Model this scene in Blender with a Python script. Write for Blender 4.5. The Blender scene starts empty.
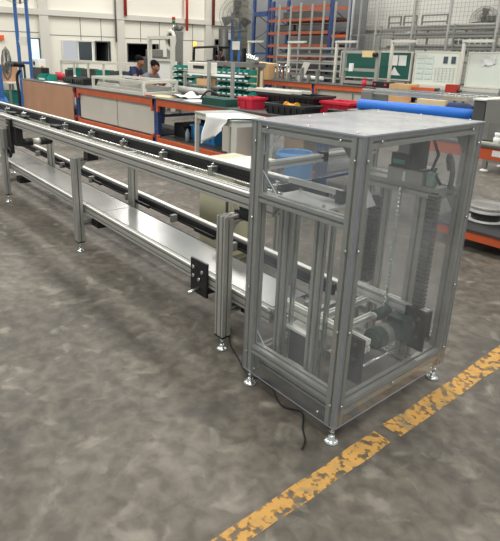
import bpy, bmesh, math, random
from mathutils import Vector, Matrix
random.seed(7)
PI = math.pi
COL = bpy.context.scene.collection

# ------------------------------------------------------------------ helpers
def lin(c):
    return tuple(((v/255)/12.92 if v/255 <= .04045 else ((v/255+.055)/1.055)**2.4) for v in c)

def mat(name, rgb, rough=.6, metal=0., var=.12, scale=8., bump=0., spec=.5, emit=0.):
    m = bpy.data.materials.new(name); m.use_nodes = True
    nt = m.node_tree; b = nt.nodes['Principled BSDF']
    c = lin(rgb)
    tc = nt.nodes.new('ShaderNodeTexCoord')
    n = nt.nodes.new('ShaderNodeTexNoise'); n.inputs['Scale'].default_value = scale; n.inputs['Detail'].default_value = 4
    nt.links.new(tc.outputs['Object'], n.inputs['Vector'])
    r = nt.nodes.new('ShaderNodeValToRGB')
    r.color_ramp.elements[0].position = .3; r.color_ramp.elements[1].position = .7
    r.color_ramp.elements[0].color = tuple(v*(1-var) for v in c)+(1,)
    r.color_ramp.elements[1].color = tuple(min(1, v*(1+var)) for v in c)+(1,)
    nt.links.new(n.outputs['Fac'], r.inputs['Fac']); nt.links.new(r.outputs['Color'], b.inputs['Base Color'])
    b.inputs['Roughness'].default_value = rough; b.inputs['Metallic'].default_value = metal
    b.inputs['Specular IOR Level'].default_value = spec
    if emit:
        b.inputs['Emission Color'].default_value = c+(1,); b.inputs['Emission Strength'].default_value = emit
    if bump:
        bp = nt.nodes.new('ShaderNodeBump'); bp.inputs['Strength'].default_value = bump; bp.inputs['Distance'].default_value = .01
        nt.links.new(n.outputs['Fac'], bp.inputs['Height']); nt.links.new(bp.outputs['Normal'], b.inputs['Normal'])
    return m

def clear_mat(name, tint, haze, haze_rgb, rough=.06, scale=3., var=.6, through=.55):
    """thin clear plastic sheet: fresnel reflection, a little scuffed haze, the rest passes through"""
    m = bpy.data.materials.new(name); m.use_nodes = True
    nt = m.node_tree; nt.nodes.clear(); N = nt.nodes.new; L = nt.links.new
    out = N('ShaderNodeOutputMaterial'); tr = N('ShaderNodeBsdfTransparent'); tr.inputs['Color'].default_value = tint+(1,)
    d0 = N('ShaderNodeBsdfDiffuse'); d0.inputs['Color'].default_value = lin(haze_rgb)+(1,)
    d1 = N('ShaderNodeBsdfTranslucent'); d1.inputs['Color'].default_value = lin(haze_rgb)+(1,)
    df = N('ShaderNodeMixShader'); df.inputs[0].default_value = through; L(d0.outputs[0], df.inputs[1]); L(d1.outputs[0], df.inputs[2])
    gl = N('ShaderNodeBsdfGlossy'); gl.inputs['Roughness'].default_value = rough
    tc = N('ShaderNodeTexCoord'); n = N('ShaderNodeTexNoise'); n.inputs['Scale'].default_value = scale; n.inputs['Detail'].default_value = 5
    L(tc.outputs['Object'], n.inputs['Vector'])
    mr = N('ShaderNodeMapRange'); mr.inputs['From Min'].default_value = .3; mr.inputs['From Max'].default_value = .7
    mr.inputs['To Min'].default_value = haze*(1-var); mr.inputs['To Max'].default_value = haze*(1+var)
    L(n.outputs['Fac'], mr.inputs['Value'])
    m1 = N('ShaderNodeMixShader'); L(mr.outputs['Result'], m1.inputs['Fac']); L(tr.outputs[0], m1.inputs[1]); L(df.outputs[0], m1.inputs[2])
    fr = N('ShaderNodeFresnel'); ge = N('ShaderNodeNewGeometry'); io = N('ShaderNodeMapRange')
    io.inputs['To Min'].default_value = 1.42; io.inputs['To Max'].default_value = 1/1.42   # same curve from both sides of the sheet
    L(ge.outputs['Backfacing'], io.inputs['Value']); L(io.outputs['Result'], fr.inputs['IOR'])
    m2 = N('ShaderNodeMixShader'); L(fr.outputs[0], m2.inputs['Fac']); L(m1.outputs[0], m2.inputs[1]); L(gl.outputs[0], m2.inputs[2])
    L(m2.outputs[0], out.inputs['Surface'])
    return m

class MB:
    """collects shapes; build() links them as one mesh object"""
    def __init__(s): s.bm = bmesh.new(); s.mi = 0; s.sm = False
    def m(s, i): s.mi = i; return s
    def _f(s, vs, smooth=None):
        try: f = s.bm.faces.new(vs)
        except ValueError: return None
        f.material_index = s.mi; f.smooth = s.sm if smooth is None else smooth
        return f
    def box(s, a, b):
        x0, y0, z0 = a; x1, y1, z1 = b
        v = [s.bm.verts.new(p) for p in ((x0,y0,z0),(x1,y0,z0),(x1,y1,z0),(x0,y1,z0),(x0,y0,z1),(x1,y0,z1),(x1,y1,z1),(x0,y1,z1))]
        for q in ((0,3,2,1),(4,5,6,7),(0,1,5,4),(1,2,6,5),(2,3,7,6),(3,0,4,7)): s._f([v[i] for i in q], False)
        return s
    def cbox(s, c, d): return s.box([c[i]-d[i]/2 for i in range(3)], [c[i]+d[i]/2 for i in range(3)])
    def prism(s, pts, axis, t0, t1, smooth=False):
        def P(u, w, t): return {'x': (t,u,w), 'y': (u,t,w), 'z': (u,w,t)}[axis]
        a = [s.bm.verts.new(P(u, w, t0)) for u, w in pts]; b = [s.bm.verts.new(P(u, w, t1)) for u, w in pts]
        n = len(pts)
        s._f(a[::-1], False); s._f(b, False)
        for i in range(n): s._f([a[i], a[(i+1) % n], b[(i+1) % n], b[i]], smooth)
        return s
    def prof(s, axis, t0, t1, cu, cv, w, h, nu=1, nv=1, g=.010, d=.018):
        """slotted aluminium extrusion along axis, centred cu,cv, w x h with nu / nv slots per face"""
        def side(L, n):
            out = []
            for k in range(n):
                c = -L/2+L*(k+.5)/n
                out += [(c-g/2, 0), (c-g/2, d), (c+g/2, d), (c+g/2, 0)]
            return [(-L/2, 0)]+out
        pts = []
        for t, q in side(w, nu): pts.append((t, -h/2+q))
        for t, q in side(h, nv): pts.append((w/2-q, t))
        for t, q in side(w, nu): pts.append((-t, h/2-q))
        for t, q in side(h, nv): pts.append((-w/2+q, -t))
        return s.prism([(cu+u, cv+v) for u, v in pts], axis, t0, t1)
    def cyl(s, p0, p1, r0, r1=None, seg=12, caps=True):
        r1 = r0 if r1 is None else r1
        p0 = Vector(p0); p1 = Vector(p1); z = (p1-p0).normalized()
        x = z.orthogonal().normalized(); y = z.cross(x)
        A = [s.bm.verts.new(p0+(x*math.cos(2*PI*i/seg)+y*math.sin(2*PI*i/seg))*r0) for i in range(seg)]
        B = [s.bm.verts.new(p1+(x*math.cos(2*PI*i/seg)+y*math.sin(2*PI*i/seg))*r1) for i in range(seg)]
        for i in range(seg): s._f([A[i], A[(i+1) % seg], B[(i+1) % seg], B[i]], True)
        if caps: s._f(A[::-1], False); s._f(B, False)
        return s
    def lathe(s, c, prof, seg=16):
        """profile of (r,z) about a vertical axis through c"""
        rings = []
        for r, z in prof:
            rings.append([s.bm.verts.new((c[0]+r*math.cos(2*PI*i/seg), c[1]+r*math.sin(2*PI*i/seg), c[2]+z)) for i in range(seg)] if r > 1e-6 else [s.bm.verts.new((c[0], c[1], c[2]+z))])
        for a, b in zip(rings, rings[1:]):
            for i in range(seg):
                j = (i+1) % seg
                if len(a) == 1 and len(b) == 1: continue
                if len(a) == 1: s._f([a[0], b[j], b[i]], True)
                elif len(b) == 1: s._f([a[i], a[j], b[0]], True)
                else: s._f([a[i], a[j], b[j], b[i]], True)
        return s
    def tube(s, pts, r, seg=8, closed=False):
        pts = [Vector(p) for p in pts]; n = len(pts); rings = []; up = None
        for i, p in enumerate(pts):
            a = pts[(i-1) % n] if closed or i else p; b = pts[(i+1) % n] if closed or i < n-1 else p
            t = (b-a).normalized()
            if up is None: up = t.orthogonal().normalized()
            up = (up-t*up.dot(t)).normalized(); w = t.cross(up)
            rings.append([s.bm.verts.new(p+(up*math.cos(2*PI*k/seg)+w*math.sin(2*PI*k/seg))*r) for k in range(seg)])
        for i in range(n if closed else n-1):
            a, b = rings[i], rings[(i+1) % n]
            for k in range(seg): s._f([a[k], a[(k+1) % seg], b[(k+1) % seg], b[k]], True)
        if not closed: s._f(rings[0][::-1], False); s._f(rings[-1], False)
        return s
    def sheet(s, fn, nu, nv, th=.002):
        """thick sheet through fn(u,v)"""
        T = [[s.bm.verts.new(fn(i/nu, j/nv)) for j in range(nv+1)] for i in range(nu+1)]
        B = [[s.bm.verts.new(Vector(fn(i/nu, j/nv))-Vector((0, 0, th))) for j in range(nv+1)] for i in range(nu+1)]
        for i in range(nu):
            for j in range(nv):
                s._f([T[i][j], T[i+1][j], T[i+1][j+1], T[i][j+1]], True); s._f([B[i][j], B[i][j+1], B[i+1][j+1], B[i+1][j]], True)
        for i in range(nu):
            s._f([T[i][0], B[i][0], B[i+1][0], T[i+1][0]], False); s._f([T[i][nv], T[i+1][nv], B[i+1][nv], B[i][nv]], False)
        for j in range(nv):
            s._f([T[0][j], T[0][j+1], B[0][j+1], B[0][j]], False); s._f([T[nu][j], B[nu][j], B[nu][j+1], T[nu][j+1]], False)
        return s
    def sphere(s, c, r, sz=(1, 1, 1)):
        q = bmesh.ops.create_uvsphere(s.bm, u_segments=14, v_segments=9, radius=r, matrix=Matrix.Translation(c) @ Matrix.Diagonal((*sz, 1)))
        for v in q['verts']:
            for f in v.link_faces: f.material_index = s.mi; f.smooth = True
        return s
    def shear(s, fn):
        for v in s.bm.verts: v.co = Vector(fn(v.co))
        return s
    def build(s, name, mats, parent=None, bevel=0.):
        bmesh.ops.recalc_face_normals(s.bm, faces=s.bm.faces[:])
        if parent is not None:
            t = parent
            while t.parent: t = t.parent
            if t.get('_world'):
                for v in s.bm.verts: v.co = v.co-t.location
        me = bpy.data.meshes.new(name); s.bm.to_mesh(me); s.bm.free()
        for q in (mats if isinstance(mats, (list, tuple)) else [mats]): me.materials.append(q)
        o = bpy.data.objects.new(name, me); COL.objects.link(o)
        if parent is not None: o.parent = parent
        if bevel:
            b = o.modifiers.new('bevel', 'BEVEL'); b.width = bevel; b.segments = 2; b.limit_method = 'ANGLE'
        return o

def tag(o, label, cat, group=None, kind=None):
    o['label'] = label; o['category'] = cat
    if group: o['group'] = group
    if kind: o['kind'] = kind
    return o

WORLD_ROOTS = []
def thing(name, label, cat, loc=(0, 0, 0), rz=0., group=None, world=True):
    """Empty at the base. world=True: children are written in world coordinates"""
    o = bpy.data.objects.new(name, None); COL.objects.link(o)
    o.location = loc; o.rotation_euler = (0, 0, rz); o.empty_display_size = .1
    if world: o['_world'] = 1; WORLD_ROOTS.append(o)
    return tag(o, label, cat, group)

def single(mb, name, mats, label, cat, base=None, group=None, bevel=0.):
    """a thing that is one mesh, written in world coordinates, origin moved to its base"""
    o = mb.build(name, mats, None, bevel)
    vs = [v.co for v in o.data.vertices]
    b = Vector(((min(v.x for v in vs)+max(v.x for v in vs))/2, (min(v.y for v in vs)+max(v.y for v in vs))/2, min(v.z for v in vs)))
    o.data.transform(Matrix.Translation(-b)); o.location = b
    return tag(o, label, cat, group)

def dup(root, loc, rz=None, label=None, group=None):
    def cp(o, parent):
        c = o.copy(); COL.objects.link(c)
        if parent is not None: c.parent = parent
        for ch in o.children: cp(ch, c)
        return c
    r = cp(root, None); r.location = loc
    if rz is not None: r.rotation_euler = (0, 0, rz)
    if label: r['label'] = label
    if group: r['group'] = group
    return r

def struct(mb, name, mats, bevel=0.):
    o = mb.build(name, mats, None, bevel); o['kind'] = 'structure'; return o

# ------------------------------------------------------------------ materials
ALU = mat('anodised aluminium', (170, 170, 163), .4, .35, .04, 30)
ALUB = mat('bright aluminium plate', (205, 205, 200), .22, .8, .05, 6)
TRAY = mat('brushed aluminium tray', (150, 150, 146), .2, .3, .05, 5)
PALE = mat('pale painted metal', (214, 212, 200), .5, .1, .04, 6)
CREAM = mat('cream painted metal', (182, 178, 150), .5, .0, .05, 4)
STEEL = mat('zinc plated steel', (205, 210, 205), .22, .9, .05, 20)
BLACK = mat('black anodised plate', (32, 32, 33), .45, .2, .2, 15)
RUBBER = mat('black rubber belt', (22, 22, 22), .55, 0, .2, 20)
MOTG = mat('dark green motor enamel', (34, 62, 52), .4, .2, .15, 12)
ALUW = mat('highlight pale aluminium', (232, 231, 222), .35, .1, .03, 20)  # lightened aluminium, highlight brightness put into the colour
LGREY = mat('light grey tube', (160, 160, 154), .5, .1, .06, 5)
GREY = mat('grey painted metal', (128, 128, 122), .5, .2, .06, 5)
DGREY = mat('dark grey machine metal', (86, 86, 84), .5, .2, .12, 6)
ORANGE = mat('orange rack enamel', (204, 92, 50), .5, 0, .1, 7)
BLUEP = mat('blue rack enamel', (46, 72, 122), .5, 0, .12, 8)
BLUEB = mat('bright blue enamel', (48, 96, 156), .45, 0, .1, 8)
BOARD = mat('brown fibreboard', (182, 138, 108), .8, 0, .09, 2.2)
PANEL = mat('light grey sheet panel', (208, 203, 190), .6, 0, .07, 1.5)
TOP = mat('dark worn bench top', (92, 96, 94), .35, 0, .18, 2)
MATT = mat('black mat', (62, 62, 62), .8, 0, .15, 3)
PAPER = mat('white paper', (236, 236, 232), .8, 0, .02, 3)
CARD = mat('brown cardboard', (202, 164, 116), .85, 0, .06, 4)
RED = mat('red plastic', (206, 40, 62), .45, 0, .08, 6)
TEAL = mat('teal plastic', (22, 128, 112), .45, 0, .1, 8)
DGREEN = mat('dark green foam', (24, 74, 62), .8, 0, .1, 8)
BLKP = mat('black plastic', (30, 31, 33), .4, 0, .15, 6)
BLUEC = mat('blue plastic', (40, 122, 178), .45, 0, .1, 6)
ROLL = mat('blue rubber sheet', (32, 112, 208), .5, 0, .05, 3)
NAVY = mat('navy cloth', (38, 50, 88), .85, 0, .15, 14)
BEIGE = mat('beige board', (226, 200, 148), .8, 0, .05, 3)
YELLOW = mat('yellow plastic', (226, 170, 40), .5, 0, .08, 6)
WALLM = mat('cream wall paint', (232, 228, 214), .85, 0, .025, .8)
WALLW = mat('white wall paint', (206, 205, 196), .85, 0, .02, .6)
BEAMG = mat('grey painted concrete', (206, 203, 192), .85, 0, .04, 1.)
OLIVE = mat('olive painted shutter', (112, 112, 96), .7, 0, .08, 1.2)
DARKR = mat('unlit dark interior', (40, 42, 46), .9, 0, .15, 2)  # missing light in rooms and holes put into the near-black colour
OFFICE = mat('office wall', (214, 232, 236), .8, 0, .1, 1.2)
CHALK = mat('green board face', (30, 92, 80), .6, 0, .06, 2)
WBOARD = mat('whiteboard face', (222, 228, 216), .3, 0, .03, 1.5)
GLASSB = mat('grey green glazing', (150, 168, 166), .2, 0, .1, 2)
REDPIPE = mat('red painted pipe', (176, 50, 34), .5, 0, .1, 4)
SKIN = mat('skin', (150, 100, 78), .6, 0, .06, 12)
HAIR = mat('black hair', (14, 12, 12), .8, 0, .2, 20, spec=.1)
GSHIRT = mat('grey shirt cloth', (120, 122, 128), .9, 0, .08, 14)
TROUS = mat('dark trousers', (40, 42, 50), .9, 0, .1, 12)
AMBER = mat('amber lamp', (255, 170, 60), .3, 0, .02, 3, emit=2.5)
SIGR = mat('red signal lens', (190, 40, 40), .3, 0, .05, 3)
SIGG = mat('green signal lens', (40, 130, 80), .3, 0, .05, 3)
BLKCARD = mat('dark print', (70, 84, 92), .7, 0, .3, 40)
CHARTP = mat('chart print', (206, 220, 214), .7, 0, .1, 20)
ACRS = clear_mat('scuffed clear acrylic', (.975, .98, .98), .11, (206, 210, 212), .05)
PLATE = mat('milled aluminium plate', (212, 212, 206), .35, .2, .04, 8)
EDGEW = mat('bright acrylic edge', (214, 224, 226), .3, 0, .03, 5)
ACRY = clear_mat('clear acrylic', (.97, .975, .975), .07, (205, 212, 218), .05)
ACRT = clear_mat('filmed acrylic with baked sheen', (.97, .97, .975), .6, (242, 243, 244), .12, 5, .25, .22)  # film haze, with the sheet's bright reflection also put into the white
EDGE = mat('acrylic edge', (150, 154, 166), .3, 0, .05, 5)

# ------------------------------------------------------------------ setting
def floor_mat():
    m = bpy.data.materials.new('worn concrete floor'); m.use_nodes = True
    nt = m.node_tree; b = nt.nodes['Principled BSDF']; N = nt.nodes.new; L = nt.links.new
    tc = N('ShaderNodeTexCoord')
    def noise(sc, det, dist=0., vec=None):
        n = N('ShaderNodeTexNoise'); n.inputs['Scale'].default_value = sc; n.inputs['Detail'].default_value = det; n.inputs['Distortion'].default_value = dist
        L(vec or tc.outputs['Object'], n.inputs['Vector']); return n.outputs['Fac']
    def ramp(f, p0, c0, p1, c1):
        r = N('ShaderNodeValToRGB'); e = r.color_ramp.elements
        e[0].position = p0; e[0].color = lin(c0)+(1,); e[1].position = p1; e[1].color = lin(c1)+(1,); L(f, r.inputs['Fac']); return r.outputs['Color']
    def mix(fac, a, c, mode='MIX'):
        x = N('ShaderNodeMix'); x.data_type = 'RGBA'; x.blend_type = mode
        if isinstance(fac, float): x.inputs[0].default_value = fac
        else: L(fac, x.inputs[0])
        L(a, x.inputs[6]); L(c, x.inputs[7]); return x.outputs[2]
    base = ramp(noise(1.1, 12, .2), .34, (92, 86, 76), .66, (126, 119, 107))
    fine = ramp(noise(14, 9, .3), .35, (170, 168, 164), .66, (255, 255, 255))
    c = mix(.75, base, fine, 'MULTIPLY')
    # oily dark stains
    st = N('ShaderNodeMapRange'); st.inputs['From Min'].default_value = .54; st.inputs['From Max'].default_value = .66
    L(noise(2.3, 10, .5), st.inputs['Value'])
    dk = N('ShaderNodeRGB'); dk.outputs[0].default_value = lin((72, 68, 62))+(1,)
    fs = N('ShaderNodeMath'); fs.operation = 'MULTIPLY'; fs.inputs[1].default_value = .6; L(st.outputs[0], fs.inputs[0])
    c = mix(fs.outputs[0], c, dk.outputs[0])
    # pale worn flakes
    st2 = N('ShaderNodeMapRange'); st2.inputs['From Min'].default_value = .58; st2.inputs['From Max'].default_value = .70
    L(noise(7, 12, .6), st2.inputs['Value'])
    lt = N('ShaderNodeRGB'); lt.outputs[0].default_value = lin((172, 166, 150))+(1,)
    fs2 = N('ShaderNodeMath'); fs2.operation = 'MULTIPLY'; fs2.inputs[1].default_value = .32; L(st2.outputs[0], fs2.inputs[0])
    c = mix(fs2.outputs[0], c, lt.outputs[0])
    L(c, b.inputs['Base Color'])
    rr = N('ShaderNodeMapRange'); rr.inputs['To Min'].default_value = .42; rr.inputs['To Max'].default_value = .75; L(noise(3, 5), rr.inputs['Value']); L(rr.outputs[0], b.inputs['Roughness'])
    bp = N('ShaderNodeBump'); bp.inputs['Strength'].default_value = .25; bp.inputs['Distance'].default_value = .004; L(noise(25, 6), bp.inputs['Height']); L(bp.outputs[0], b.inputs['Normal'])
    return m
FLOOR = floor_mat()
struct(MB().box((-21, -8, -.1), (8, 18, 0)), 'floor', FLOOR)

def line_mat():
    m = bpy.data.materials.new('worn yellow floor paint'); m.use_nodes = True
    nt = m.node_tree; b = nt.nodes['Principled BSDF']; N = nt.nodes.new; L = nt.links.new
    tc = N('ShaderNodeTexCoord'); n = N('ShaderNodeTexNoise'); n.inputs['Scale'].default_value = 9; n.inputs['Detail'].default_value = 8; n.inputs['Distortion'].default_value = .8
    L(tc.outputs['Object'], n.inputs['Vector'])
    r = N('ShaderNodeValToRGB'); e = r.color_ramp.elements
    e[0].position = .33; e[0].color = lin((150, 128, 88))+(1,); e[1].position = .5; e[1].color = lin((196, 148, 74))+(1,)
    x = e.new(.72); x.color = lin((176, 140, 82))+(1,)
    L(n.outputs['Fac'], r.inputs['Fac']); L(r.outputs[0], b.inputs['Base Color']); b.inputs['Roughness'].default_value = .7
    n2 = N('ShaderNodeTexNoise'); n2.inputs['Scale'].default_value = 26; n2.inputs['Detail'].default_value = 7; L(tc.outputs['Object'], n2.inputs['Vector'])
    mr = N('ShaderNodeMapRange'); mr.inputs['From Min'].default_value = .38; mr.inputs['From Max'].default_value = .50; L(n2.outputs['Fac'], mr.inputs['Value'])
    L(mr.outputs[0], b.inputs['Alpha'])
    return m
YL = line_mat()
lm = MB()
for y0, y1 in ((-2.2, .235), (.30, 2.9)):
    def lx(y, s): return (.636 if s else .735)+(.012*(y-.8)*(-1 if s else 1))*.6
    nseg = 14
    for k in range(nseg):
        a = y0+(y1-y0)*k/nseg; c = y0+(y1-y0)*(k+1)/nseg
        j = lambda: random.uniform(-.006, .006)
        v = [lm.bm.verts.new((lx(a, 1)+j(), a, .0015)), lm.bm.verts.new((lx(a, 0)+j(), a, .0015)), lm.bm.verts.new((lx(c, 0)+j(), c, .0015)), lm.bm.verts.new((lx(c, 1)+j(), c, .0015))]
        lm._f(v)
bmesh.ops.remove_doubles(lm.bm, verts=lm.bm.verts[:], dist=.014)
o = struct(lm, 'trim_yellow_floor_line', YL)

def holed_wall(axis, t0, t1, a0, a1, z0, z1, holes):
    """wall slab along the other horizontal axis from a0 to a1 with rectangular holes (a,b,zl,zh)"""
    mb = MB()
    def bx(p, q, zl, zh):
        if q-p < 1e-4 or zh-zl < 1e-4: return
        if axis == 'x': mb.box((t0, p, zl), (t1, q, zh))
        else: mb.box((p, t0, zl), (q, t1, zh))
    cur = a0
    for a, b, zl, zh in sorted(holes):
        bx(cur, a, z0, z1); bx(a, b, z0, zl); bx(a, b, zh, z1); cur = b
    bx(cur, a1, z0, z1)
    return mb
LH = [(5.0, 5.42, 1.15, 2.0), (6.15, 7.40, 1.2, 1.97), (7.42, 8.05, 1.2, 1.97), (8.75, 10.15, 1.25, 1.93), (12.95, 13.85, .9, 2.2)]
struct(holed_wall('x', -17.2, -17, -8, 14.2, 0, 6, LH), 'wall_left', WALLM)
struct(MB().box((-17, -8, 2.74), (-16.86, 14, 2.92)), 'trim_wall_beam', BEAMG)
for i, y in enumerate((5.55, 8.45, 12.55)):
    struct(MB().box((-17, y-.16, 0), (-16.88, y+.16, 6)), 'trim_wall_pilaster_%d' % (i+1), BEAMG)
# panel joints
pj = MB()
for y in (4.6, 6.9, 7.7, 9.35, 10.2, 11.0, 11.8):
    pj.box((-17, y-.012, 1.98 if y < 10 else 0), (-16.992, y+.012, 2.74))
for z, a, b in ((2.18, 0, 5.39), (2.12, 5.71, 8.29), (2.1, 8.61, 12.39)): pj.box((-17, a, z-.012), (-16.992, b, z+.012))
struct(pj, 'trim_panel_joints', GREY)
oc = thing('office_cabinet', 'tall teal-grey cabinet inside the office seen through the bright window', 'cabinet', (-19.6, 6.6, 0))
MB().box((-19.85, 6.55, 0), (-19.4, 7.0, 1.85)).build('body', mat('teal grey enamel', (120, 170, 176), .5), oc)
for y_ in (6.56, 6.78): MB().box((-19.4, y_, .1), (-19.385, y_+.2, 1.8)).build('door', mat('pale teal enamel', (150, 190, 194), .5), oc)
# the office behind the first windows, and rooms coloured dark as unlit behind the others
struct(MB().box((-20, 4.2, 0), (-19.9, 7.41, 4)), 'wall_office', OFFICE)
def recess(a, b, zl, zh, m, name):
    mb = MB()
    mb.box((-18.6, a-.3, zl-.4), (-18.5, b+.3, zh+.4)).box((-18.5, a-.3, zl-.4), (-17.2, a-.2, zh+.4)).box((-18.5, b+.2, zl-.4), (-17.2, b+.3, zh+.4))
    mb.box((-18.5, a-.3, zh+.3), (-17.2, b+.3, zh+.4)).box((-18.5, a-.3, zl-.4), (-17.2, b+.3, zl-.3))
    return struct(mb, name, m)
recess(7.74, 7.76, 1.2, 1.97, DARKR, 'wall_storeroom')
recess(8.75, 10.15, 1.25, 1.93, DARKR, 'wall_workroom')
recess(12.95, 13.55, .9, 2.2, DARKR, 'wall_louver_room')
def wframe(mb, a, b, zl, zh, t=.04, cols=0, rows=0):
    X0, X1 = -17.06, -16.97
    mb.box((X0, a, zl), (X1, a+t, zh)).box((X0, b-t, zl), (X1, b, zh)).box((X0, a+t, zl), (X1, b-t, zl+t)).box((X0, a+t, zh-t), (X1, b-t, zh))
    for k in range(cols):
        y = a+(b-a)*(k+1)/(cols+1); mb.box((X0+.01, y-.015, zl+t), (X1-.01, y+.015, zh-t))
    for k in range(rows):
        z = zl+(zh-zl)*(k+1)/(rows+1); mb.box((X0+.012, a+t, z-.012), (X1-.012, b-t, z+.012))
    return mb
struct(wframe(MB(), *LH[1], cols=1), 'window_1', PALE)
struct(wframe(MB(), *LH[2]), 'window_2', DGREY)
struct(wframe(MB(), *LH[3], t=.03), 'window_3', DGREY)
struct(wframe(MB(), *LH[4], cols=2, rows=5), 'window_4', DGREY)
struct(wframe(MB(), *LH[0]), 'door_office', DGREY)
# back wall with roller shutter and the gridded window
BH = [(-6.9, -4.6, 1.72, 2.27)]
struct(holed_wall('y', 14, 14.2, -17.2, 8, 0, 6, BH), 'wall_back', WALLW)
sh = MB()
for k in range(17): sh.box((-16.95, 13.9, .02+k*.25), (-15.0, 13.97+.0*(k % 2), .02+k*.25+.235))
sh.box((-16.97, 13.97, 0), (-14.95, 13.995, 4.4))
for z in (1.45, 2.55): sh.box((-16.95, 13.87, z), (-15.0, 13.9, z+.03))
struct(sh, 'door_roller_shutter', OLIVE)
g = MB()
for k in range(15): x = -6.9+2.3*k/14; g.box((x-.014, 13.99, 1.72), (x+.014, 14.05, 2.27))
for k in range(5): z = 1.72+.55*k/4; g.box((-6.9, 13.985, z-.014), (-4.6, 14.055, z+.014))
wo = struct(g, 'window_5', PALE)
pn = MB().box((-6.9, 14.1, 1.72), (-4.6, 14.11, 2.27)).build('pane', GLASSB, wo)
struct(MB().box((-15, 13.94, 2.45), (8, 14, 2.62)), 'trim_back_beam', BEAMG)
struct(MB().box((-14.9, 12.95, 0), (-9.3, 13.0, 4.2)), 'wall_rack_dim_sheet', mat('dark grey dimming sheet', (112, 114, 116), .8, 0, .1, 1))  # added dark sheet giving the dim look behind the rack
for i, x in enumerate((-11.0, -8.3, -5.6, -2.6)):
    struct(MB().box((x-.11, 13.9, 0), (x+.11, 14, 6)), 'trim_back_pilaster_%d' % (i+1), BEAMG)

# ------------------------------------------------------------------ board lift in its clear enclosure
W, D, H, ZB = .593, .866, 1.345, .092
lift = thing('board_lift', 'board lift inside a clear acrylic box, at the near end of the conveyor', 'machine', (W/2, D/2, 0))
P = .055
for x, y in ((P/2, P/2), (W-P/2, P/2), (W-P/2, D-P/2), (P/2, D-P/2)):
    MB().prof('z', ZB, H-.006, x, y, P, P, 1, 1).build('corner_post', ALU, lift, .0015)
def beam(axis, t0, t1, cu, cv, w, h, nm='frame_beam', nu=1, nv=1): return MB().prof(axis, t0, t1, cu, cv, w, h, nu, nv).build(nm, ALU, lift, .0012)
for y in (.0275, D-.0275):
    beam('x', P, W-P, y, 1.316, .05, .05, 'top_beam')
    beam('x', P, W-P, y, .222, .05, .045, 'lower_beam')
for x in (.0275, W-.0275):
    beam('y', P, D-P, x, 1.316, .05, .05, 'top_beam')
    beam('y', P, D-P, x, .165, .05, .06, 'lower_beam')
beam('x', P, W-P, .0275, 1.0, .05, .042, 'middle_beam')
beam('x', P, W-P, D-.0275, 1.0, .05, .042, 'middle_beam')
# acrylic sheets (bolt heads and edges in the same mesh)
def acrylic(a, b, axis, bolts, nm):
    mb = MB().box(a, b)
    mb.bm.faces.ensure_lookup_table()
    ax = 'xyz'.index(axis)
    for f in mb.bm.faces:
        f.normal_update()
        if abs(f.normal[ax]) < .5: f.material_index = 1
    mb.m(2)
    for p in bolts:
        d = Vector((0, 0, 0)); s = -1 if (axis == 'y' and b[1] < .1) or (axis == 'x' and b[0] < .1) else 1
        d[ax] = s*.006; q = Vector(p); q[ax] = a[ax] if s < 0 else b[ax]
        mb.cyl(q, q+d, .007, .005, 8)
    return mb.build(nm, [{'top_panel': ACRT, 'side_panel': ACRS}.get(nm, ACRY), EDGE, STEEL], lift)
t = .005
acrylic((0, -t, ZB), (W, 0, H-.006), 'y', [(x, 0, z) for x in (.0275, W-.0275) for z in (.2, .55, .9, 1.25)]+[(.1, 0, 1.316), (W-.1, 0, 1.316), (.09, 0, .13), (W-.09, 0, .13)], 'front_panel')
acrylic((W, 0, ZB), (W+t, D, H-.006), 'x', [(0, y, z) for y in (.0275, D-.0275) for z in (.2, .55, .9, 1.25)]+[(0, .1, 1.316), (0, D-.1, 1.316), (0, .4, .165)], 'side_panel')
acrylic((0, D, ZB), (W, D+t, H-.006), 'y', [(.1, 0, 1.316), (W-.1, 0, 1.316)], 'rear_panel')
acrylic((-t, 0, 1.02), (0, D, H-.006), 'x', [(0, .1, 1.316)], 'infeed_panel')
acrylic((-t, -t, H-.006), (W+t, D+t, H), 'z', [(x, y, 0) for x in (.05, W/2, W-.05) for y in (.03, D-.03)]+[(.03, D/2, 0), (W-.03, D/2, 0), (.06, .3, 0), (W-.06, .62, 0)], 'top_panel')
# feet
def foot(parent, x, y, ztop, r=.034, shade=STEEL):
    f = MB().lathe((x, y, 0), [(0, 0), (r, 0), (r, .006), (r*.75, .012), (r*.45, .018), (r*.42, .03), (r*.2, .034), (0, .034)], 18).build('levelling_foot', shade, parent)
    MB().cyl((x, y, .03), (x, y, ztop), .0075, seg=10).cyl((x, y, .046), (x, y, .056), .013, seg=6).build('threaded_stem', shade, f)
    return f
for x, y in ((P/2, P/2), (W-P/2, P/2), (W-P/2, D-P/2), (P/2, D-P/2)): foot(lift, x, y, ZB)
# corner gussets (grey plates and clear ones)
def gus(x, y, z, dx, dz, s=.075, clear=True):
    o = MB().prism([(x, z), (x+dx*s, z), (x, z+dz*s)], 'y', y, y+.006).build('corner_gusset', [ACRY, EDGEW] if clear else GREY, lift)
    for f in o.data.polygons:
        if clear and abs(f.normal.y) < .5: f.material_index = 1
gus(P, .02, 1.29, 1, -1, .10); gus(P, .02, 1.021, 1, 1, .10); gus(P, .03, .245, 1, 1, .07)
gus(W-P, .05, 1.29, -1, -1, .085, False)
for zz, dz in ((1.29, -1), (1.005, -1)):
    MB().prism([(D-P, zz), (D-P-.09, zz), (D-P, zz+dz*.09)], 'x', W-.045, W-.039).build('corner_gusset', GREY, lift)
MB().prism([(P, 1.05), (P+.12, 1.05), (P, 1.2)], 'x', W-.045, W-.039).build('corner_gusset', ACRT, lift)
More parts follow.
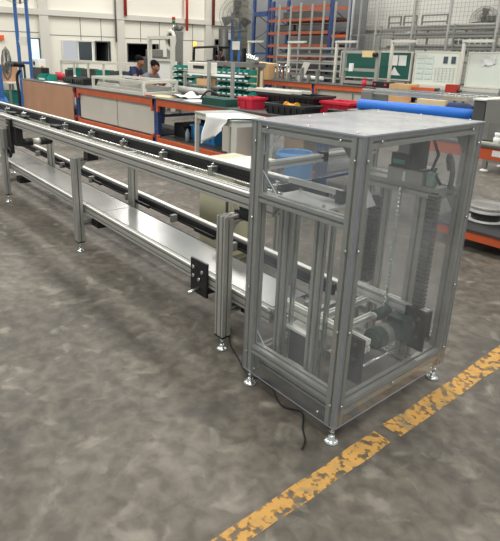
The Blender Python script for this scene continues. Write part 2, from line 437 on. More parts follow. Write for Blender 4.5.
# inner front posts, the plate on them, the infeed bars
for x in (.142, .350): MB().prof('z', .14, .995, x, .1, .042, .042, 1, 1).build('inner_post', ALU, lift, .0012)
for x in (.142, .350): MB().prof('z', .14, .995, x+.034, .14, .016, .02, 1, 1, g=.005, d=.004).build('guide_post', STEEL, lift)
MB().prof('x', .05, W-.05, .12, .125, .11, .03, 2, 1).build('base_beam', ALU, lift)
MB().prof('x', .05, W-.05, .70, .125, .08, .03, 2, 1).build('base_beam', ALU, lift)
pl = MB().box((.085, .065, .996), (.385, .24, 1.008)); pl.m(1)
for x, y in ((.11, .09), (.36, .09), (.36, .215), (.11, .215)): pl.cyl((x, y, 1.008), (x, y, 1.02), .008, seg=8)
pl.build('top_plate', [PLATE, STEEL], lift, .001)
MB().box((.05, .195, 1.042), (.36, .215, 1.068)).m(1).box((.335, .19, 1.01), (.372, .222, 1.066)).build('infeed_guide', [PLATE, DGREY], lift, .001)
MB().prof('y', .05, .82, .055, 1.14, .035, .035, 1, 1).m(1).cbox((.055, .42, 1.145), (.045, .03, .045)).build('gantry_rail', [PLATE, BLACK], lift, .001)
# rear mast: gantry beam, guide columns, cable chain, drive
MB().prof('x', .12, .62-.08, .70, 1.02, .08, .055, 2, 1).build('gantry_beam', ALU, lift, .001)
MB().prof('x', .06, W-.03, .79, 1.03, .05, .04, 1, 1).build('gantry_beam', ALU, lift, .001)
MB().prof('z', .14, 1.0, .452, .70, .06, .05, 1, 1).build('guide_column', ALU, lift, .001)
MB().prof('z', .14, 1.0, .19, .78, .045, .045, 1, 1).build('guide_column', ALU, lift, .001)
ch = MB()
for k in range(32):
    z = .33+k*.0215; ch.box((.497, .655, z), (.540, .70, z+.014))
ch.box((.506, .662, .33), (.531, .695, 1.02))
ch.build('cable_chain', DGREY, lift)
ch = MB()
for k in range(24):
    z = .5+k*.019; ch.box((.222, .60, z), (.262, .645, z+.014))
ch.box((.232, .61, .5), (.252, .635, .96))
ch.build('cable_chain', BLACK, lift)
ls = MB().cyl((.355, .65, .38), (.355, .65, 1.02), .008, seg=8)
for k in range(30): ls.cyl((.355, .65, .39+k*.021), (.355, .65, .397+k*.021), .0115, seg=8)
ls.build('drive_screw', STEEL, lift)
MB().box((.28, .64, 1.048), (.465, .655, 1.12)).box((.28, .655, 1.048), (.29, .76, 1.12)).box((.455, .655, 1.048), (.465, .76, 1.12)).box((.28, .64, 1.112), (.465, .76, 1.122)).m(1).box((.365, .636, 1.055), (.378, .641, 1.10)).build('motor_bracket', [ALU, PAPER], lift)
mo = MB().box((.30, .625, 1.122), (.40, .71, 1.185)).box((.40, .63, 1.122), (.445, .70, 1.27)).m(1).box((.325, .635, 1.185), (.385, .70, 1.245)).m(2).box((.31, .623, 1.135), (.375, .626, 1.155)).build('lift_motor', [BLACK, GREY, TEAL], lift, .004)
MB().tube([(.445, .66, 1.25), (.48, .66, 1.27), (.515, .66, 1.2), (.49, .67, 1.13), (.53, .69, 1.06)], .007).build('motor_cable', RUBBER, mo)
MB().tube([(.56, .72, 1.04), (.562, .72, 1.12), (.55, .72, 1.17), (.53, .72, 1.20)], .012).m(1).cyl((.535, .72, 1.19), (.552, .72, 1.13), .017, seg=10).build('sensor_cable', [DGREY, BLACK], lift)
MB().box((.478, .65, 1.05), (.508, .70, 1.115)).build('limit_switch', mat('pale green switch', (128, 158, 146), .5), lift, .004)
# the carriage
car = MB().prof('x', .03, .60-.03, .68, .405, .035, .075, 1, 2).build('carriage', PLATE, lift, .001)
MB().prof('x', .03, .575, .205, .415, .035, .06, 1, 1).build('front_rail', ALUW, car, .001)
ep = MB().box((.46, .165, .235), (.575, .185, .452)); ep.m(1)
for x, z in ((.49, .42), (.54, .42), (.49, .34), (.54, .35)): ep.cyl((x, .165, z), (x, .158, z), .009, seg=8)
ep.box((.50, .12, .33), (.53, .165, .36))
ep.build('end_plate', [BLACK, DGREY], car)
ep = MB().box((.47, .645, .23), (.585, .662, .44)); ep.m(1)
for x, z in ((.50, .40), (.55, .40), (.55, .30)): ep.cyl((x, .645, z), (x, .638, z), .009, seg=8)
ep.cyl((.515, .645, .36), (.515, .62, .36), .025, seg=14)
ep.build('end_plate', [BLACK, DGREY], car)
MB().box((.578, .65, .30), (.584, .70, .44)).build('rail_end_cap', BLACK, car)
for x in (.22, .36): MB().prof('y', .222, .663, x, .372, .03, .03, 1, 1).build('cross_bar', ALUW, car)
MB().cyl((.53, .19, .275), (.53, .64, .275), .008, seg=10).build('drive_shaft', STEEL, car)
cm = MB().cyl((.47, .40, .335), (.47, .56, .335), .052, seg=20).cyl((.47, .38, .335), (.47, .40, .335), .042, seg=20).box((.43, .56, .29), (.53, .63, .40)); cm.m(1).cyl((.47, .45, .335), (.47, .50, .335), .0535, seg=20)
cm.build('carriage_motor', [MOTG, GREY], car)
MB().cyl((.40, .50, .40), (.40, .60, .40), .028, seg=16).m(1).cyl((.40, .48, .40), (.40, .50, .40), .02, seg=12).build('gear_head', [MOTG, STEEL], car)
MB().box((.165, .14, .17), (.31, .16, .36)).m(1).box((.165, .12, .355), (.315, .2, .367)).box((.165, .10, .165), (.31, .14, .18)).build('stop_bracket', [DGREY, ALUW], lift)
MB().cyl((.41, .2, .22), (.41, .2, .33), .01, seg=8).m(1).box((.385, .17, .30), (.44, .23, .312)).build('guide_rod', [STEEL, ALUB], lift)
MB().box((.06, .35, .28), (.09, .60, .32)).box((.06, .36, .32), (.08, .40, .38)).build('stop_bar', ALU, lift)

# ------------------------------------------------------------------ conveyor
conv = thing('conveyor', 'long two-level aluminium board conveyor running from the left edge into the clear board lift', 'conveyor', (-2.9, .4, 0))
XA, XB = -5.8, -.012
def crail(*a, nm, m=ALU, bv=.0015, sl=False, par=None, **k):
    mb = MB().prof(*a, **k)
    if sl: mb.shear(SL)
    return mb.build(nm, m, par or conv, bv)
SLOPE = -.02
def SL(v): return (v.x, v.y, v.z+SLOPE*(v.x+2))
XJ = -2.08
crail('x', XA, XJ-.001, .205, .897, .09, .08, nm='near_rail', nu=3, nv=2)
crail('x', XJ+.001, XB, .205, .897, .09, .08, nm='near_rail', nu=3, nv=2)
rr = crail('x', XA, XB, .595, .912, .045, .05, nm='rear_rail', nu=1, nv=1)
MB().box((XA, .572, .9372), (XB, .612, .943)).build('top_highlight', ALUW, rr)  # bright highlight on the rear rail top, laid on as a pale strip
MB().box((XA, .160, .9372), (XB, .176, .942)).build('edge_highlight', ALUW, conv)  # pale strip stands for the glint along the rail's front top edge
MB().box((XA, .545, .862), (XB, .571, .931)).box((XA, .535, .872), (XB, .546, .886)).build('belt_guide', RUBBER, rr)
gd = MB().cyl((XA, .498, .868), (XB, .498, .868), .007, seg=8).build('guide_rod', ALUB, conv)
for k in range(10):
    x = -5.75+k*.602
    MB().box((x-.02, .48, .85), (x+.02, .534, .915)).cyl((x, .505, .915), (x, .505, .932), .011, seg=8).build('guide_clamp', STEEL, conv, .002)
for x in (-5.2, -3.35, -1.25): MB().prof('y', .25, .572, x, .845, .03, .03).build('cross_member', ALU, conv)
# lower level
crail('x', XA, XB+.02, .195, .365, .07, .075, nm='lower_near_rail', nu=2, nv=2, sl=True)
tb = MB()
for k in range(3):
    a = XA+(XB-XA)*k/3+.002; b = XA+(XB-XA)*(k+1)/3-.002
    tb.box((a, .20, .4035), (b, .455, .4065)).box((a, .452, .375), (b, .455, .4035))
tb.shear(SL).build('tray', TRAY, conv)
lr = crail('x', XA, XB+.02, .725, .385, .04, .05, nm='lower_rear_rail', sl=True)
MB().box((XA, .705, .4105), (XB, .742, .416)).shear(SL).build('top_highlight', ALUW, lr)  # painted highlight along the top of the lower rear rail
MB().box((XA, .160, .4028), (XB, .172, .4075)).shear(SL).build('lower_edge_highlight', ALUW, conv)  # glint on the lower rail edge, modelled as a pale strip
MB().box((XA, .684, .335), (XB, .704, .40)).box((XA, .665, .345), (XB, .686, .357)).shear(SL).build('belt_guide', RUBBER, lr)
crail('x', XA, XB, .57, .33, .018, .018, nm='lower_slide_rail', m=DGREY, g=.005, d=.004, sl=True)
for k in range(8):
    x = -5.3+k*.74
    MB().box((x-.016, .612, .34), (x+.016, .664, .40)).shear(SL).build('guide_clamp', GREY, conv, .002)
for k in range(4):
    x = -3.9+k*.9
    MB().box((x-.12, .635, .35), (x+.12, .65, .375)).shear(SL).build('sensor_bracket', [BLACK], conv)
# leg frames
def leg(x, y, ztop=.80):
    MB().prof('z', .095, ztop, x, y, .07, .06, 2, 1).m(1).box((x-.036, y-.031, .085), (x+.036, y+.031, .095)).build('leg', [ALU, BLACK], conv, .0012)
    foot(conv, x, y, .09, .032)
for x in (-5.55, -4.12, -2.23, -.315):
    leg(x, .115); leg(x, .63, .76)
    MB().prof('y', .146, .70, x, .78, .06, .04, 1, 1).build('leg_cross_beam', ALU, conv, .0012)
    MB().prof('y', .146, .60, x, .24, .04, .04, 1, 1).build('lower_cross_beam', ALU, conv, .0012)
    MB().prism([(.146, .758), (.20, .758), (.146, .70)], 'x', x-.02, x+.02).build('leg_gusset', ALU, conv)
    MB().box((x+.045, .17, .785), (x+.12, .26, .857)).box((x-.03, .2, .80), (x+.045, .28, .815)).build('rail_mount', BLACK, conv, .003)
    MB().box((x+.04, .21, .225), (x+.16, .33, .29)).build('lower_rail_mount', BLACK, conv, .003)
# near drive bracket below the lower rail
dp = MB().box((-.66, .138, .235), (-.50, .152, .45)); dp.m(1)
for x, z in ((-.625, .40), (-.54, .39), (-.625, .345), (-.57, .335)): dp.cyl((x, .138, z), (x, .128, z), .011, seg=10)
dp.cyl((-.575, .138, .275), (-.575, .055, .265), .011, seg=10)
dp.build('drive_plate', [BLACK, STEEL], conv)
MB().cyl((-.57, .16, .27), (-.57, .40, .27), .045, seg=16).box((-.62, .35, .22), (-.50, .5, .3)).build('drive_motor', BLACK, conv)
# motor group near the left end
dm = MB().box((-3.99, .128, .575), (-3.87, .155, .93)); dm.m(1)
for z in (.9, .86, .62): dm.cyl((-3.93, .128, z), (-3.93, .12, z), .01, seg=8)
dm.build('drive_plate', [BLACK, STEEL], conv)
MB().box((-3.87, .155, .66), (-3.79, .23, .85)).build('gear_box', BLACK, conv, .005)
MB().box((-4.14, .09, .60), (-4.0, .2, .82)).build('junction_box', GREY, conv, .005)
MB().cyl((-3.86, .21, .685), (-3.86, .34, .685), .042, seg=16).m(1).cyl((-3.86, .34, .685), (-3.86, .43, .685), .034, seg=16).m(0).cyl((-3.86, .43, .685), (-3.86, .55, .685), .042, seg=16).build('drive_motor', [BLACK, PALE], conv)
MB().tube([(-3.93+.045*math.cos(2*PI*k/16), .12, .58+.045*math.sin(2*PI*k/16)) for k in range(16)], .014, closed=True).build('belt_pulley', BLACK, conv)
for x in (-5.0, -4.55, -3.6): MB().box((x, .45, .845), (x+.16, .55, .89)).build('belt_motor', BLACK, conv, .004)

# black power cable on the floor
pts = [(-.46, .30, .008), (-.34, .19, .008), (-.18, .12, .008), (-.02, .06, .008), (.09, .10, .008), (.26, .02, .008), (.36, .06, .008), (.44, -.02, .008), (.50, -.07, .008), (.53, -.12, .008)]
def smooth_path(p, n=6):
    out = []
    for i in range(len(p)-1):
        p0, p1, p2, p3 = [Vector(p[max(0, min(len(p)-1, j))]) for j in (i-1, i, i+1, i+2)]
        for k in range(n):
            t = k/n; out.append(.5*((2*p1)+(p2-p0)*t+(2*p0-5*p1+4*p2-p3)*t*t+(-p0+3*p1-3*p2+p3)*t**3))
    return out+[Vector(p[-1])]
single(MB().tube(smooth_path(pts), .004, 6), 'power_cable', RUBBER, 'thin black power cable lying on the concrete floor under the clear board lift', 'cable')
# cream control cabinet standing behind the conveyor
cab = thing('control_cabinet', 'pale olive-cream metal cabinet standing on the floor just behind the conveyor', 'cabinet', (-1.55, 1.2, 0))
MB().box((-1.72, .98, .06), (-1.28, 1.35, .80)).box((-1.68, 1.0, 0), (-1.32, 1.32, .06)).build('body', CREAM, cab, .004)
MB().box((-1.44, .92, .80), (-1.03, 1.36, .822)).build('worktop', mat('cream laminate', (222, 216, 190), .5, 0, .03), cab, .003)
MB().box((-1.70, .974, .1), (-1.30, .98, .76)).m(1).box((-1.35, .962, .42), (-1.33, .974, .52)).build('door', [CREAM, DGREY], cab)
MB().prof('z', 0, .80, -1.1, 1.3, .04, .04).build('leg', ALU, cab)
MB().prof('z', 0, .80, -1.1, 1.02, .04, .04).build('leg', ALU, cab)

# ------------------------------------------------------------------ long rack-built workbench
BY0, BY1 = 3.0, 4.1
bench = thing('rack_workbench', 'long bench of orange beams and blue uprights with a dark top, behind the conveyor', 'workbench', (-5.6, 3.5, 0))
MB().box((-12.05, BY0-.02, .90), (1.3, BY1, .925)).build('tabletop', TOP, bench, .004)
UP = (-11.95, -8.78, -5.72, -2.2, 1.1)
for x in UP:
    for y in (BY0+.03, BY1-.12):
        u = MB().box((x-.06, y, .012), (x+.06, y+.07, .90)).m(1)
        for k in range(16): u.box((x-.012, y-.0012, .06+k*.052), (x+.012, y, .085+k*.052))
        u.m(0).box((x-.07, y-.02, 0), (x+.07, y+.09, .012)).build('upright', [BLUEP, DARKR], bench)
    MB().box((x-.02, BY0+.1, .25), (x+.02, BY1-.12, .29)).box((x-.02, BY0+.1, .6), (x+.02, BY1-.12, .64)).build('upright_brace', BLUEP, bench)
for k in range(4):
    a, b = UP[k]+.06, UP[k+1]-.06
    zl = .22 if k < 3 else .12
    a0 = a
    for y, s in ((BY0, 1), (BY1-.1, -1)):
        a = a0
        # box beam with step and hook end brackets
        mb = MB().box((a, y, .795), (b, y+.045, .90))
        for q in (a, b-.05): mb.box((q, y-.004, .70), (q+.05, y+.04, .90))
        mb.build('upper_beam', ORANGE, bench, .003)
        if k == 3: continue
        mb = MB().box((a, y, zl-.02), (b, y+.045, zl+.06))
        for q in (a, b-.05): mb.box((q, y-.004, zl-.07), (q+.05, y+.04, zl+.11))
        mb.build('lower_beam', ORANGE, bench, .003)
    if k < 3: MB().box((a, BY0+.04, zl+.062), (b, BY1-.1, zl+.08)).build('lower_shelf', MATT if k != 2 else DGREY, bench)
# panels closing the bays
MB().box((-11.88, BY0-.035, .02), (-8.86, BY0-.022, .895)).build('front_board', BOARD, bench)
MB().box((-8.70, BY0+.06, .305), (-7.12, BY0+.075, .79)).build('front_panel', PANEL, bench, .002)
MB().box((-7.09, BY0+.06, .305), (-5.79, BY0+.075, .79)).build('front_panel', PANEL, bench, .002)
MB().box((-4.02, BY0+.06, .31), (-3.02, BY0+.075, .79)).build('front_panel', PANEL, bench, .002)
lb = MB().box((-.30, BY0-.004, .83), (-.17, BY0-.001, .88)).build('label_plate', PAPER, bench)

# brick-red clutter and boxes below the bench
def crate(name, label, c, size, m, cat='crate', group=None, wall=.012, taper=.9, rz=0., rim=True):
    """open tapered plastic crate with rim and ribs; c = centre of base"""
    t = thing(name, label, cat, c, rz, group, world=False)
    sx, sy, sz = size; mb = MB()
    def ring(k, z, inset): return [mb.bm.verts.new((px*(sx/2*k-inset), py*(sy/2*k-inset), z)) for px, py in ((-1, -1), (1, -1), (1, 1), (-1, 1))]
    A = ring(taper, 0, 0); B = ring(1, sz, 0); C = ring(1, sz, wall); E = ring(taper, wall, wall)
    for p, q in ((A, B), (B, C), (C, E)):
        for i in range(4): mb._f([p[i], p[(i+1) % 4], q[(i+1) % 4], q[i]])
    mb._f(A[::-1]); mb._f(E)
    mb.build('shell', m, t)
    if rim:
        r = MB(); e = .012
        r.box((-sx/2-e, -sy/2-e, sz-.03), (sx/2+e, -sy/2, sz)).box((-sx/2-e, sy/2, sz-.03), (sx/2+e, sy/2+e, sz)).box((-sx/2-e, -sy/2, sz-.03), (-sx/2, sy/2, sz)).box((sx/2, -sy/2, sz-.03), (sx/2+e, sy/2, sz))
        n = max(3, int(sx/.09))
        for k in range(n):
            x = -sx/2*.9+sx*.9*k/(n-1); r.box((x-.006, -sy/2-.004, sz*.15), (x+.006, -sy/2*taper+.002, sz-.03))
        r.build('rim', m, t)
    return t
BZ = .925
crate('plastic_crate', 'blue plastic crate on the lower shelf under the bench, left of the white table legs', (-4.72, 3.45, .302), (.62, .42, .26), BLUEC)
single(MB().box((-2.95, 3.2, .302), (-2.62, 3.6, .72)), 'cardboard_box', CARD, 'brown box under the bench seen through the clear lift window', 'box', bevel=.004)
dr = thing('storage_drum', 'blue plastic tub under the bench seen through the clear lift window', 'tub', (-2.2, 2.62, 0))
MB().lathe((-2.2, 2.62, 0), [(0, 0), (.17, 0), (.19, .02), (.2, .30), (.2, .58), (.19, .62), (.185, .60), (.17, .05), (0, .03)], 24).build('body', BLUEC, dr)
MB().tube([(-2.2+.2*math.cos(2*PI*k/24), 2.62+.2*math.sin(2*PI*k/24), .58) for k in range(24)], .012, closed=True).build('rim', BLUEC, dr)
# things on the shelf around the blue crate
single(MB().lathe((-4.95, 3.12, .302), [(0, 0), (.035, 0), (.035, .14), (.015, .18), (.015, .2), (0, .2)], 12), 'water_bottle', GLASSB, 'small clear bottle beside the blue crate under the bench', 'bottle')
single(MB().prism([(-5.6, .302), (-5.15, .302), (-5.15, .34), (-5.35, .47), (-5.6, .52)], 'y', 3.3, 3.75), 'tool_case', BLKP, 'black case left of the blue crate under the bench', 'case', bevel=.01)
single(MB().box((-4.95, 3.7, .57+.001), (-4.4, 3.9, .585)).box((-4.95, 3.7, .302), (-4.93, 3.9, .57)).box((-4.42, 3.88, .302), (-4.4, 3.9, .57)), 'metal_stand', DGREY, 'dark metal stand behind the blue crate under the bench', 'stand')
# items on the bench, from the left
def mk_bin(label, c, size, m, group=None, rz=0., nm='parts_bin'):
    """small parts bin with a low, sloped front"""
    sx, sy, sz = size; w = .008
    t = thing(nm, label, 'bin', c, rz, group, world=False)
    mb = MB().box((-sx/2, -sy/2, 0), (sx/2, sy/2, w)).box((-sx/2, sy/2-w, w), (sx/2, sy/2, sz)).box((-sx/2, -sy/2, w), (sx/2, -sy/2+w, sz*.5))
    for s in (-1, 1):
        x0 = s*sx/2-(w if s > 0 else 0)
        mb.prism([(-sy/2, w), (sy/2, w), (sy/2, sz), (-sy/2+.3*sy, sz), (-sy/2, sz*.5)], 'x', x0, x0+w)
    mb.build('shell', m, t)
    MB().box((-sx*.3, -sy/2-.004, sz*.15), (sx*.3, -sy/2, sz*.4)).build('card_holder', PAPER if m is not BLKP else GREY, t)
    return t
mk_bin('teal open-front bin at the left end of the bench, above the brown board', (-10.95, 3.25, BZ), (.62, .26, .15), TEAL)
single(MB().box((-12.02, 3.3, BZ), (-11.42, 3.5, 1.2)).m(1).cyl((-11.55, 3.36, 1.225), (-11.44, 3.36, 1.225), .025, seg=8), 'equipment_box', [BLKP, YELLOW], 'wide black box with a yellow item on top, at the left end of the bench', 'box', bevel=.008)
bt = thing('instrument_box', 'small white instrument box standing on the black box at the left end of the bench', 'instrument', (-11.8, 3.4, 1.202))
MB().box((-12.0, 3.31, 1.202), (-11.6, 3.49, 1.40)).build('body', PAPER, bt, .006)
MB().cyl((-11.88, 3.31, 1.3), (-11.88, 3.29, 1.3), .05, seg=14).build('dial', BLACK, bt)
def cup(c, m, label, group=None, r=.05, h=.14):
    return single(MB().lathe(c, [(0, 0), (r*.8, 0), (r, h), (r*.92, h), (r*.72, .01), (0, .01)], 14), 'cup', m, label, 'cup', group=group)
cup((-11.25, 3.66, BZ), RED, 'larger red tub behind the teal bin', r=.08, h=.18)
cup((-11.0, 3.66, BZ), RED, 'smaller red cup to the right of the red tub', r=.06, h=.16)
cup((-10.8, 3.72, BZ), BEIGE, 'beige cup right of the red cups on the bench', r=.06, h=.24)
single(MB().box((-10.6, 3.55, BZ), (-10.4, 3.68, 1.2)), 'black_bottle_box', BLKP, 'upright black box right of the teal bin on the bench', 'box', bevel=.02)
single(MB().sheet(lambda u, v: (-10.36+.26*u, 3.5+.3*v, BZ+.012+.10*math.sin(PI*u)*math.sin(PI*v)*(1+.4*math.sin(9*u)*math.cos(7*v))), 12, 10), 'wiping_cloth', PAPER, 'crumpled white cloth on the bench left of the long black trays', 'cloth')
for i, (x, lb_) in enumerate(((-9.82, 'shallow black tray, left one of two behind the aluminium box frame'), (-9.25, 'shallow black tray, right one of two behind the aluminium box frame'))):
    crate('component_tray', lb_, (x, 3.45, BZ), (.52, .34, .13), BLKP, cat='tray', group='black trays on the bench')
single(MB().box((-10.6, 3.02, BZ), (-9.5, 3.2, BZ+.004)), 'paper_sheet', PAPER, 'white sheet along the bench edge above the brown board', 'paper')
def box_frame(t, x0, x1, y0, y1, z0, z1, s=.035, m=ALU, par=None):
    for x in (x0, x1):
        for y in (y0, y1): MB().prof('z', z0, z1, x, y, s, s, g=.006, d=.005).build('post', m, t)
    for y in (y0, y1):
        for z in (z0+s/2, z1-s/2): MB().prof('x', x0+s/2, x1-s/2, y, z, s, s, g=.006, d=.005).build('long_bar', m, t)
    for x in (x0, x1):
        for z in (z0+s/2, z1-s/2): MB().prof('y', y0+s/2, y1-s/2, x, z, s, s, g=.006, d=.005).build('short_bar', m, t)
bf = thing('profile_box_frame', 'low open aluminium box frame lying on the bench in front of the two men', 'frame', (-7.3, 3.3, BZ))
box_frame(bf, -8.05, -6.15, 3.06, 3.72, BZ, 1.16, .045, PALE)
MB().box((-8.0, 3.1, BZ+.005), (-6.2, 3.15, BZ+.09)).box((-8.0, 3.6, BZ+.005), (-6.2, 3.66, BZ+.12)).build('guide_plate', ALUB, bf)
fr2 = thing('conveyor_stand', 'taller pale aluminium conveyor frame on legs behind the bench, under the bright office window', 'frame', (-13.6, 5.6, 0))
box_frame(fr2, -15.4, -11.4, 5.45, 6.0, .72, 1.33, .06, PALE)
for x in (-15.4, -14.4, -13.4, -12.4, -11.4): MB().prof('z', 0, .72, x, 5.45, .06, .06).build('leg', PALE, fr2)
for x in (-14.4, -13.4, -12.4): MB().prof('z', .78, 1.27, x, 5.45, .05, .05).build('post', PALE, fr2)
MB().box((-15.3, 5.5, .80), (-11.5, 5.95, .83)).build('shelf', GREY, fr2)
for i, (x, m, nm_) in enumerate(((-14.9, TEAL, 'teal'), (-13.9, DGREY, 'dark grey'), (-12.9, TEAL, 'teal'), (-12.0, DGREY, 'dark grey'))):
    crate('parts_crate', ['teal crate on the pale conveyor frame, leftmost of four', 'dark grey crate on the pale conveyor frame, second from left', 'teal crate on the pale conveyor frame, third from left', 'dark grey crate on the pale conveyor frame, nearest the men'][i], (x, 5.72, .832), (.5, .34, .26), m, group='crates on the pale conveyor frame')
# papers and black tray next to the men
for i, (x, y, rz, s, m, lbl) in enumerate(((-5.78, 3.22, .2, (.5, .3), BEIGE, 'cream folder spread on the bench right of the box frame'), (-4.85, 3.2, -.2, (.36, .26), PAPER, 'white sheet lying flat beside the crumpled papers on the bench'))):
    t = MB().box((-s[0]/2, -s[1]/2, 0), (s[0]/2, s[1]/2, .008)).build('paper_sheet', m); t.location = (x, y, BZ); t.rotation_euler = (0, 0, rz); tag(t, lbl, 'paper')
single(MB().sheet(lambda u, v: (-5.75+.6*u, 3.28+.32*v, BZ+.015+.09*abs(math.sin(5*u+3*v))*math.sin(PI*u)*(.4+.6*v)), 16, 12), 'crumpled_paper', PAPER, 'heap of crumpled white paper on the bench near the teal bins', 'paper')
single(MB().tube([(-6.0, 3.012, BZ+.014), (-5.8, 3.012, BZ+.014)], .012).m(1).cyl((-5.8, 3.012, BZ+.014), (-5.72, 3.012, BZ+.014), .014, seg=8), 'screwdriver', [RED, STEEL], 'red handled screwdriver at the bench edge in front of the papers', 'tool')
# dark green foam block
single(MB().box((-4.42, 2.99, BZ), (-3.88, 3.24, 1.025)), 'foam_block', DGREEN, 'dark green rectangular block on the bench edge, left of the red crate', 'block', bevel=.003)
# instrument stand behind
ist = thing('instrument_stand', 'aluminium two-tier stand on the bench holding a white instrument, behind the dark green block', 'stand', (-5.4, 3.9, BZ))
for x in (-6.0, -5.32, -4.72): MB().prof('z', BZ, 1.5 if x > -6 else 1.30, x, 3.8, .045, .045).build('post', ALU, ist)
MB().box((-6.0, 3.83, 1.265), (-4.70, 4.02, 1.29)).build('upper_shelf', PAPER, ist)
MB().box((-6.0, 3.83, 1.08), (-5.1, 4.05, 1.10)).build('lower_shelf', GREY, ist)
ins = thing('instrument', 'white bench instrument with a dark display slot on top of the aluminium stand', 'instrument', (-5.7, 3.92, 1.291))
MB().box((-5.97, 3.83, 1.292), (-5.36, 4.0, 1.47)).build('case', PALE, ins, .01)
MB().box((-5.80, 3.822, 1.37), (-5.50, 3.83, 1.42)).build('display', BLACK, ins)
single(MB().box((-5.72, 3.84, 1.101), (-5.38, 3.98, 1.21)), 'cardboard_box', CARD, 'brown carton on the lower shelf of the aluminium instrument stand', 'box', bevel=.004)
single(MB().cyl((-6.0, 3.7, BZ+.09), (-5.2, 3.7, BZ+.09), .06, seg=14).box((-5.95, 3.66, BZ), (-5.9, 3.74, BZ+.05)).box((-5.3, 3.66, BZ), (-5.25, 3.74, BZ+.05)), 'roller_unit', ALU, 'short metal roller on the bench beneath the instrument stand', 'roller')
single(MB().tube(smooth_path([(-5.15, 3.52, BZ+.02), (-4.95, 3.50, BZ+.13), (-4.75, 3.52, BZ+.11), (-4.7, 3.54, BZ+.03), (-4.95, 3.56, BZ+.02)]), .014, 8), 'hose', RUBBER, 'short black hose looped on the bench behind the dark green block', 'hose')
# crates at the right
crate('plastic_crate', 'red plastic crate on the bench between the dark green block and the black crate', (-3.58, 3.2, BZ+.001), (.28, .26, .15), RED, taper=.85)
crate('plastic_crate', 'low black crate at the bench edge in front, holding an orange spool', (-2.80, 3.16, BZ+.001), (.66, .30, .125), BLKP)
crate('plastic_crate', 'larger black crate behind the low black one, right of the red crate', (-3.18, 3.58, BZ+.001), (1.0, .40, .21), BLKP)
crate('plastic_crate', 'wide red crate on the bench right of the black crates', (-2.43, 3.66, BZ+.001), (.44, .36, .17), RED, taper=.85)
single(MB().box((-2.40, 3.32, BZ), (-2.18, 3.42, BZ+.10)), 'tool_tray', BLKP, 'small flat black box in front of the wide red crate', 'box', bevel=.01)
sp = thing('wire_spool', 'small orange spool lying in the low black crate', 'spool', (-2.82, 3.16, BZ+.016))
MB().cyl((-2.90, 3.16, BZ+.085), (-2.74, 3.16, BZ+.085), .045, seg=14).build('winding', mat('orange wire', (232, 140, 30), .5), sp)
for x in (-2.91, -2.74): MB().cyl((x, 3.16, BZ+.085), (x+.01, 3.16, BZ+.085), .065, seg=16).build('flange', YELLOW, sp)
# pale profile bars resting across the big black crate
for k in range(6):
    y = 3.56+.06*k; L0 = -4.55+.12*(k % 3)
    t = MB().prof('x', -.42, .42, 0, .018, .034, .034, g=.007, d=.006).build('profile_bar', PALE); t.location = (-3.50+.05*((k*2) % 3), 3.42+.058*k, BZ+.213); t.rotation_euler = (0, 0, .02*((k % 3)-1))
    tag(t, 'loose pale profile bar in the bundle resting on the larger black crate', 'bar', 'profile bars on the black crate')

# blue roll and the grey bench machine
rl = thing('rubber_roll', 'long bright blue rubber sheet roll on the bench behind the clear lift', 'roll', (-1.3, 3.3, 1.03))
MB().cyl((-1.93, 3.3, 1.118), (-.61, 3.3, 1.118), .056, seg=28).build('wound_sheet', ROLL, rl)
MB().cyl((-.61, 3.3, 1.118), (-.602, 3.3, 1.118), .044, seg=20).m(1).cyl((-.602, 3.3, 1.118), (-.598, 3.3, 1.118), .02, seg=16).build('core_end', [CARD, DARKR], rl)
gm = thing('bench_conveyor', 'grey aluminium bench conveyor standing on the bench behind the blue roll', 'machine', (-1.5, 3.6, BZ))
MB().box((-2.0, 3.18, BZ), (-.60, 3.50, 1.062)).build('roll_shelf', GREY, gm, .004)
MB().box((-2.17, 3.62, BZ), (-2.02, 3.95, 1.235)).build('left_cover', GREY, gm, .006)
for y in (3.66, 3.92): MB().prof('x', -2.17, -.78, y, 1.235, .045, .05).build('side_rail', ALUB, gm, .001)
for x in (-1.5, -.95): MB().prof('z', BZ, 1.21, x, 3.9, .04, .04).build('post', ALU, gm)
single(MB().box((-1.30, 3.385, 1.0635), (-1.0, 3.43, 1.222)), 'beige_board', BEIGE, 'pale beige board standing behind the right half of the blue roll', 'board', bevel=.004)
single(MB().cyl((-.98, 3.44, 1.137), (-.80, 3.44, 1.137), .073, seg=16).cyl((-.80, 3.44, 1.137), (-.74, 3.44, 1.137), .073, .05, seg=16), 'cloth_roll', NAVY, 'navy blue cloth bundle at the right end of the blue roll', 'bundle', bevel=.004)
tk = thing('grey_machine', 'big grey metal machine housing on the bench at the right edge, beside the blue roll', 'machine', (.1, 3.5, BZ))
MB().prism([(-.45, BZ+.02), (1.2, BZ+.02), (1.2, 1.42), (-.26, 1.30), (-.46, 1.285)], 'y', 3.08, 3.75).build('housing', GREY, tk, .006)
MB().box((-.575, 3.10, 1.0), (-.47, 3.6, 1.27)).m(1).box((-.58, 3.08, 1.27), (-.46, 3.62, 1.285)).build('end_cover', [DGREY, PALE], tk, .004)
hd = MB().prism([(-.62, 1.29), (1.2, 1.43), (1.2, 1.56), (-.4, 1.46), (-.6, 1.40)], 'y', 3.6, 4.02)
hd.build('rear_hood', GREY, tk, .006)
hz = MB()
for x in (-.28, -.20): hz.cyl((x, 3.079, 1.04), (x, 3.072, 1.04), .018, seg=12)
hz.box((-.4, 3.072, .95), (.2, 3.08, 1.1))
hz.build('access_plate', mat('service plate grey', (112, 112, 108), .5), tk)
single(MB().box((-.62, 3.0, BZ), (.9, 3.075, BZ+.012)), 'bench_mat', mat('pale green mat', (176, 178, 160), .7), 'pale strip of matting on the bench edge below the grey machine', 'mat')
